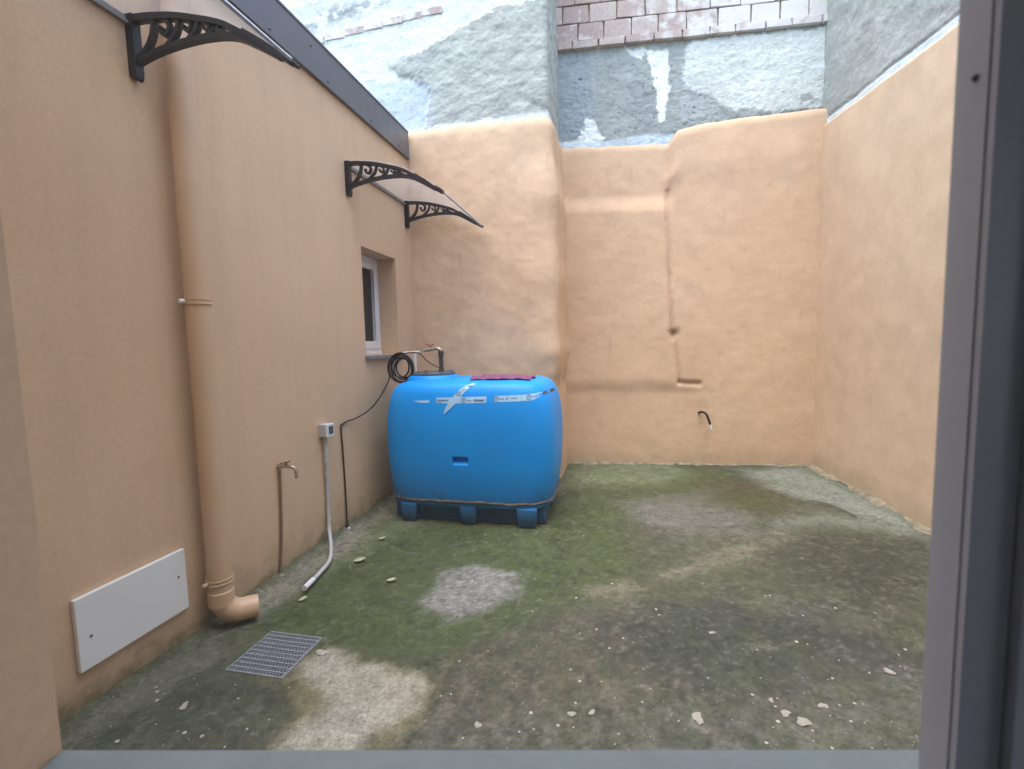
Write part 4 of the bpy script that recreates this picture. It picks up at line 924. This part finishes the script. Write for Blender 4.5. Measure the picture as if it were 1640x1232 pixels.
# ================================================================ hose stub in the rear wall
p0 = onP(1120, 661, (0, 5.93 - .09, 0), (-K, 1, 0)); hb = thing('hose_stub', 'short black hose stub with white tip sticking out of the rear wall', 'hose', tuple(p0))
hp = [(0, .06, -.004), (0, 0, 0), (.022, -.05, .016), (.058, -.085, .0), (.085, -.10, -.06), (.105, -.105, -.125)]
mb = MB(); mb.tube(spline(hp, 6), .014, 12); mb.build('hose', 'black_rubber', hb, True)
mb = MB(); mb.tube([(.104, -.105, -.120), (.118, -.107, -.185)], .0135, 10); mb.tube([(.118, -.107, -.185), (.122, -.107, -.198)], .009, 10); mb.build('tip', 'white_pvc', hb, True)

# ================================================================ litter on the floor
def chip_mesh(seed, flat=.35):
    q = random.Random(seed); bm = bmesh.new(); bmesh.ops.create_icosphere(bm, subdivisions=2, radius=1.)
    for v in bm.verts:
        a = math.atan2(v.co.y, v.co.x); k = 1 + .28 * math.sin(2 * a + seed) + .17 * math.sin(3 * a + 2 * seed) + .10 * math.sin(5 * a + 3 * seed)
        v.co.x *= k; v.co.y *= k; v.co.z *= flat; v.co += Vector((q.uniform(-.08, .08), q.uniform(-.08, .08), q.uniform(-.06, .06)))
    me = bpy.data.meshes.new('chip'); bm.to_mesh(me); bm.free(); return me
def floor_z(x, y):
    i = int(round((x - fx[0]) / .0145)); j = int(round((y - fy[0]) / .0145)); return float(hz[min(max(i, 0), len(fx) - 1), min(max(j, 0), len(fy) - 1)])
CH = [(1287, 1155, 11, 'largest pale plaster chip near the right front of the floor'), (1258, 1141, 8, 'pale plaster chip just left of the largest chip'),
      (1117, 1148, 12, 'broad flat pale plaster flake at the front middle of the floor'), (1425, 1076, 11, 'long pale plaster flake close to the grey window frame'),
      (1140, 1012, 5, 'small white chip in the dark patch of floor'), (1235, 1120, 5, 'small off-white flake behind the chip pair'),
      (1318, 1128, 7, 'slim whitish sliver right of the largest plaster chip'), (765, 1160, 7, 'small pale stone near the front of the bare brown floor'),
      (916, 1140, 7, 'small tan pebble on the brown floor left of the flat flake'), (948, 1138, 6, 'tan crumb beside the small tan pebble'),
      (295, 1130, 7, 'yellowish plaster crumb on the floor below the white panel'), (515, 1045, 10, 'grey lump at the near corner of the drain grate')]
for k, (px, py_, r, lab) in enumerate(CH):
    q = onZ(px, py_); s = r * np.linalg.norm(q - EYE) / F * .6; me = chip_mesh(k + 1, .22); me.materials.append(MATS['chip'])
    o = bpy.data.objects.new('plaster_chip', me); C.objects.link(o); o.location = (q[0], q[1], floor_z(q[0], q[1]) + s * .12); o.scale = (s, s * 1.25 if k != 3 else s * .6, s); o.rotation_euler = (0, 0, k * 1.3 if k not in (3, 6) else -.5)
    tag(o, lab, 'chip', 'plaster chips on the floor')
def leaf(px, py_, L_, rz, lab):
    q = onZ(px, py_); mb = MB(); n = 8; V = []
    for i in range(n + 1):
        u = i / n; wd = L_ * .30 * math.sin(math.pi * min(u * .95 + .03, 1)) ** .8
        for s_ in (-1, 0, 1): V.append(((u - .5) * L_, s_ * wd, .006 + .012 * u * u + (.008 if s_ else 0)))
    Fc = [(3 * i + j, 3 * i + j + 1, 3 * i + 4 + j, 3 * i + 3 + j) for i in range(n) for j in range(2)]
    mb.add(V, Fc); o = mb.build('fallen_leaf', 'leaf', None, True); md = o.modifiers.new('s', 'SOLIDIFY'); md.thickness = .002
    o.location = (q[0], q[1], floor_z(q[0], q[1]) + .001); o.rotation_euler = (0, 0, rz); tag(o, lab, 'leaf', 'fallen leaves on the floor')
leaf(576, 900, .085, .5, 'large pale dead leaf on the moss in front of the conduit')
leaf(627, 931, .065, .1, 'small olive dead leaf between the large leaf and the pale spot')
leaf(612, 864, .06, .3, 'narrow dead leaf on the moss just left of the tank foot')
leaf(485, 962, .05, .9, 'tiny dead leaf near the conduit end')
tw = thing('twig', 'thin curved twig lying on the far right part of the floor', 'twig', tuple(onZ(1330, 812)))
mb = MB(); mb.tube(rel(tw, spline([onZ(1292, 802, .02), onZ(1320, 806, .016), (onZ(1345, 815, .012)), onZ(1372, 828, .012)], 6)), .005, 6); mb.build('stem', 'twig', tw, True)
# uncountable crumbs, one object
q = random.Random(11); mb = MB()
shapes = []
for s_ in range(5):
    me = bpy.data.meshes.new('x'); bm = bmesh.new(); bmesh.ops.create_icosphere(bm, subdivisions=1, radius=1); qq = random.Random(s_)
    V = [(v.co.x * qq.uniform(.6, 1.3), v.co.y * qq.uniform(.6, 1.3), v.co.z * .4) for v in bm.verts]; Fc = [tuple(v.index for v in f.verts) for f in bm.faces]; bm.free(); bpy.data.meshes.remove(me); shapes.append((V, Fc))
for k in range(400):
    if k < 270: p = onZ(q.uniform(560, 1480), q.uniform(830, 1200))
    elif k < 340: p = onZ(q.uniform(120, 480), q.uniform(1080, 1200))
    else: p = onZ(q.uniform(900, 1460), q.uniform(1000, 1200))
    if p[0] < -2.1 or p[0] > sideX(p[1]) - .1 or (gx0 < p[0] < gx1 and gy0 < p[1] < gy1) or (abs(p[0] - TX) < .68 and p[1] > TY - .45): continue
    s = .0022 + .007 * q.random() ** 5; r = q.uniform(0, 6.28); V, Fc = shapes[k % 5]; c_, s_ = math.cos(r), math.sin(r); z = floor_z(p[0], p[1])
    mb.add([(p[0] + s * (a * c_ - b * s_), p[1] + s * (a * s_ + b * c_), z + s * d + .001) for a, b, d in V], Fc)
tag(mb.build('floor_crumbs', 'chip'), 'scattered whitish crumbs of plaster over the mossy floor', 'debris', kind='stuff')
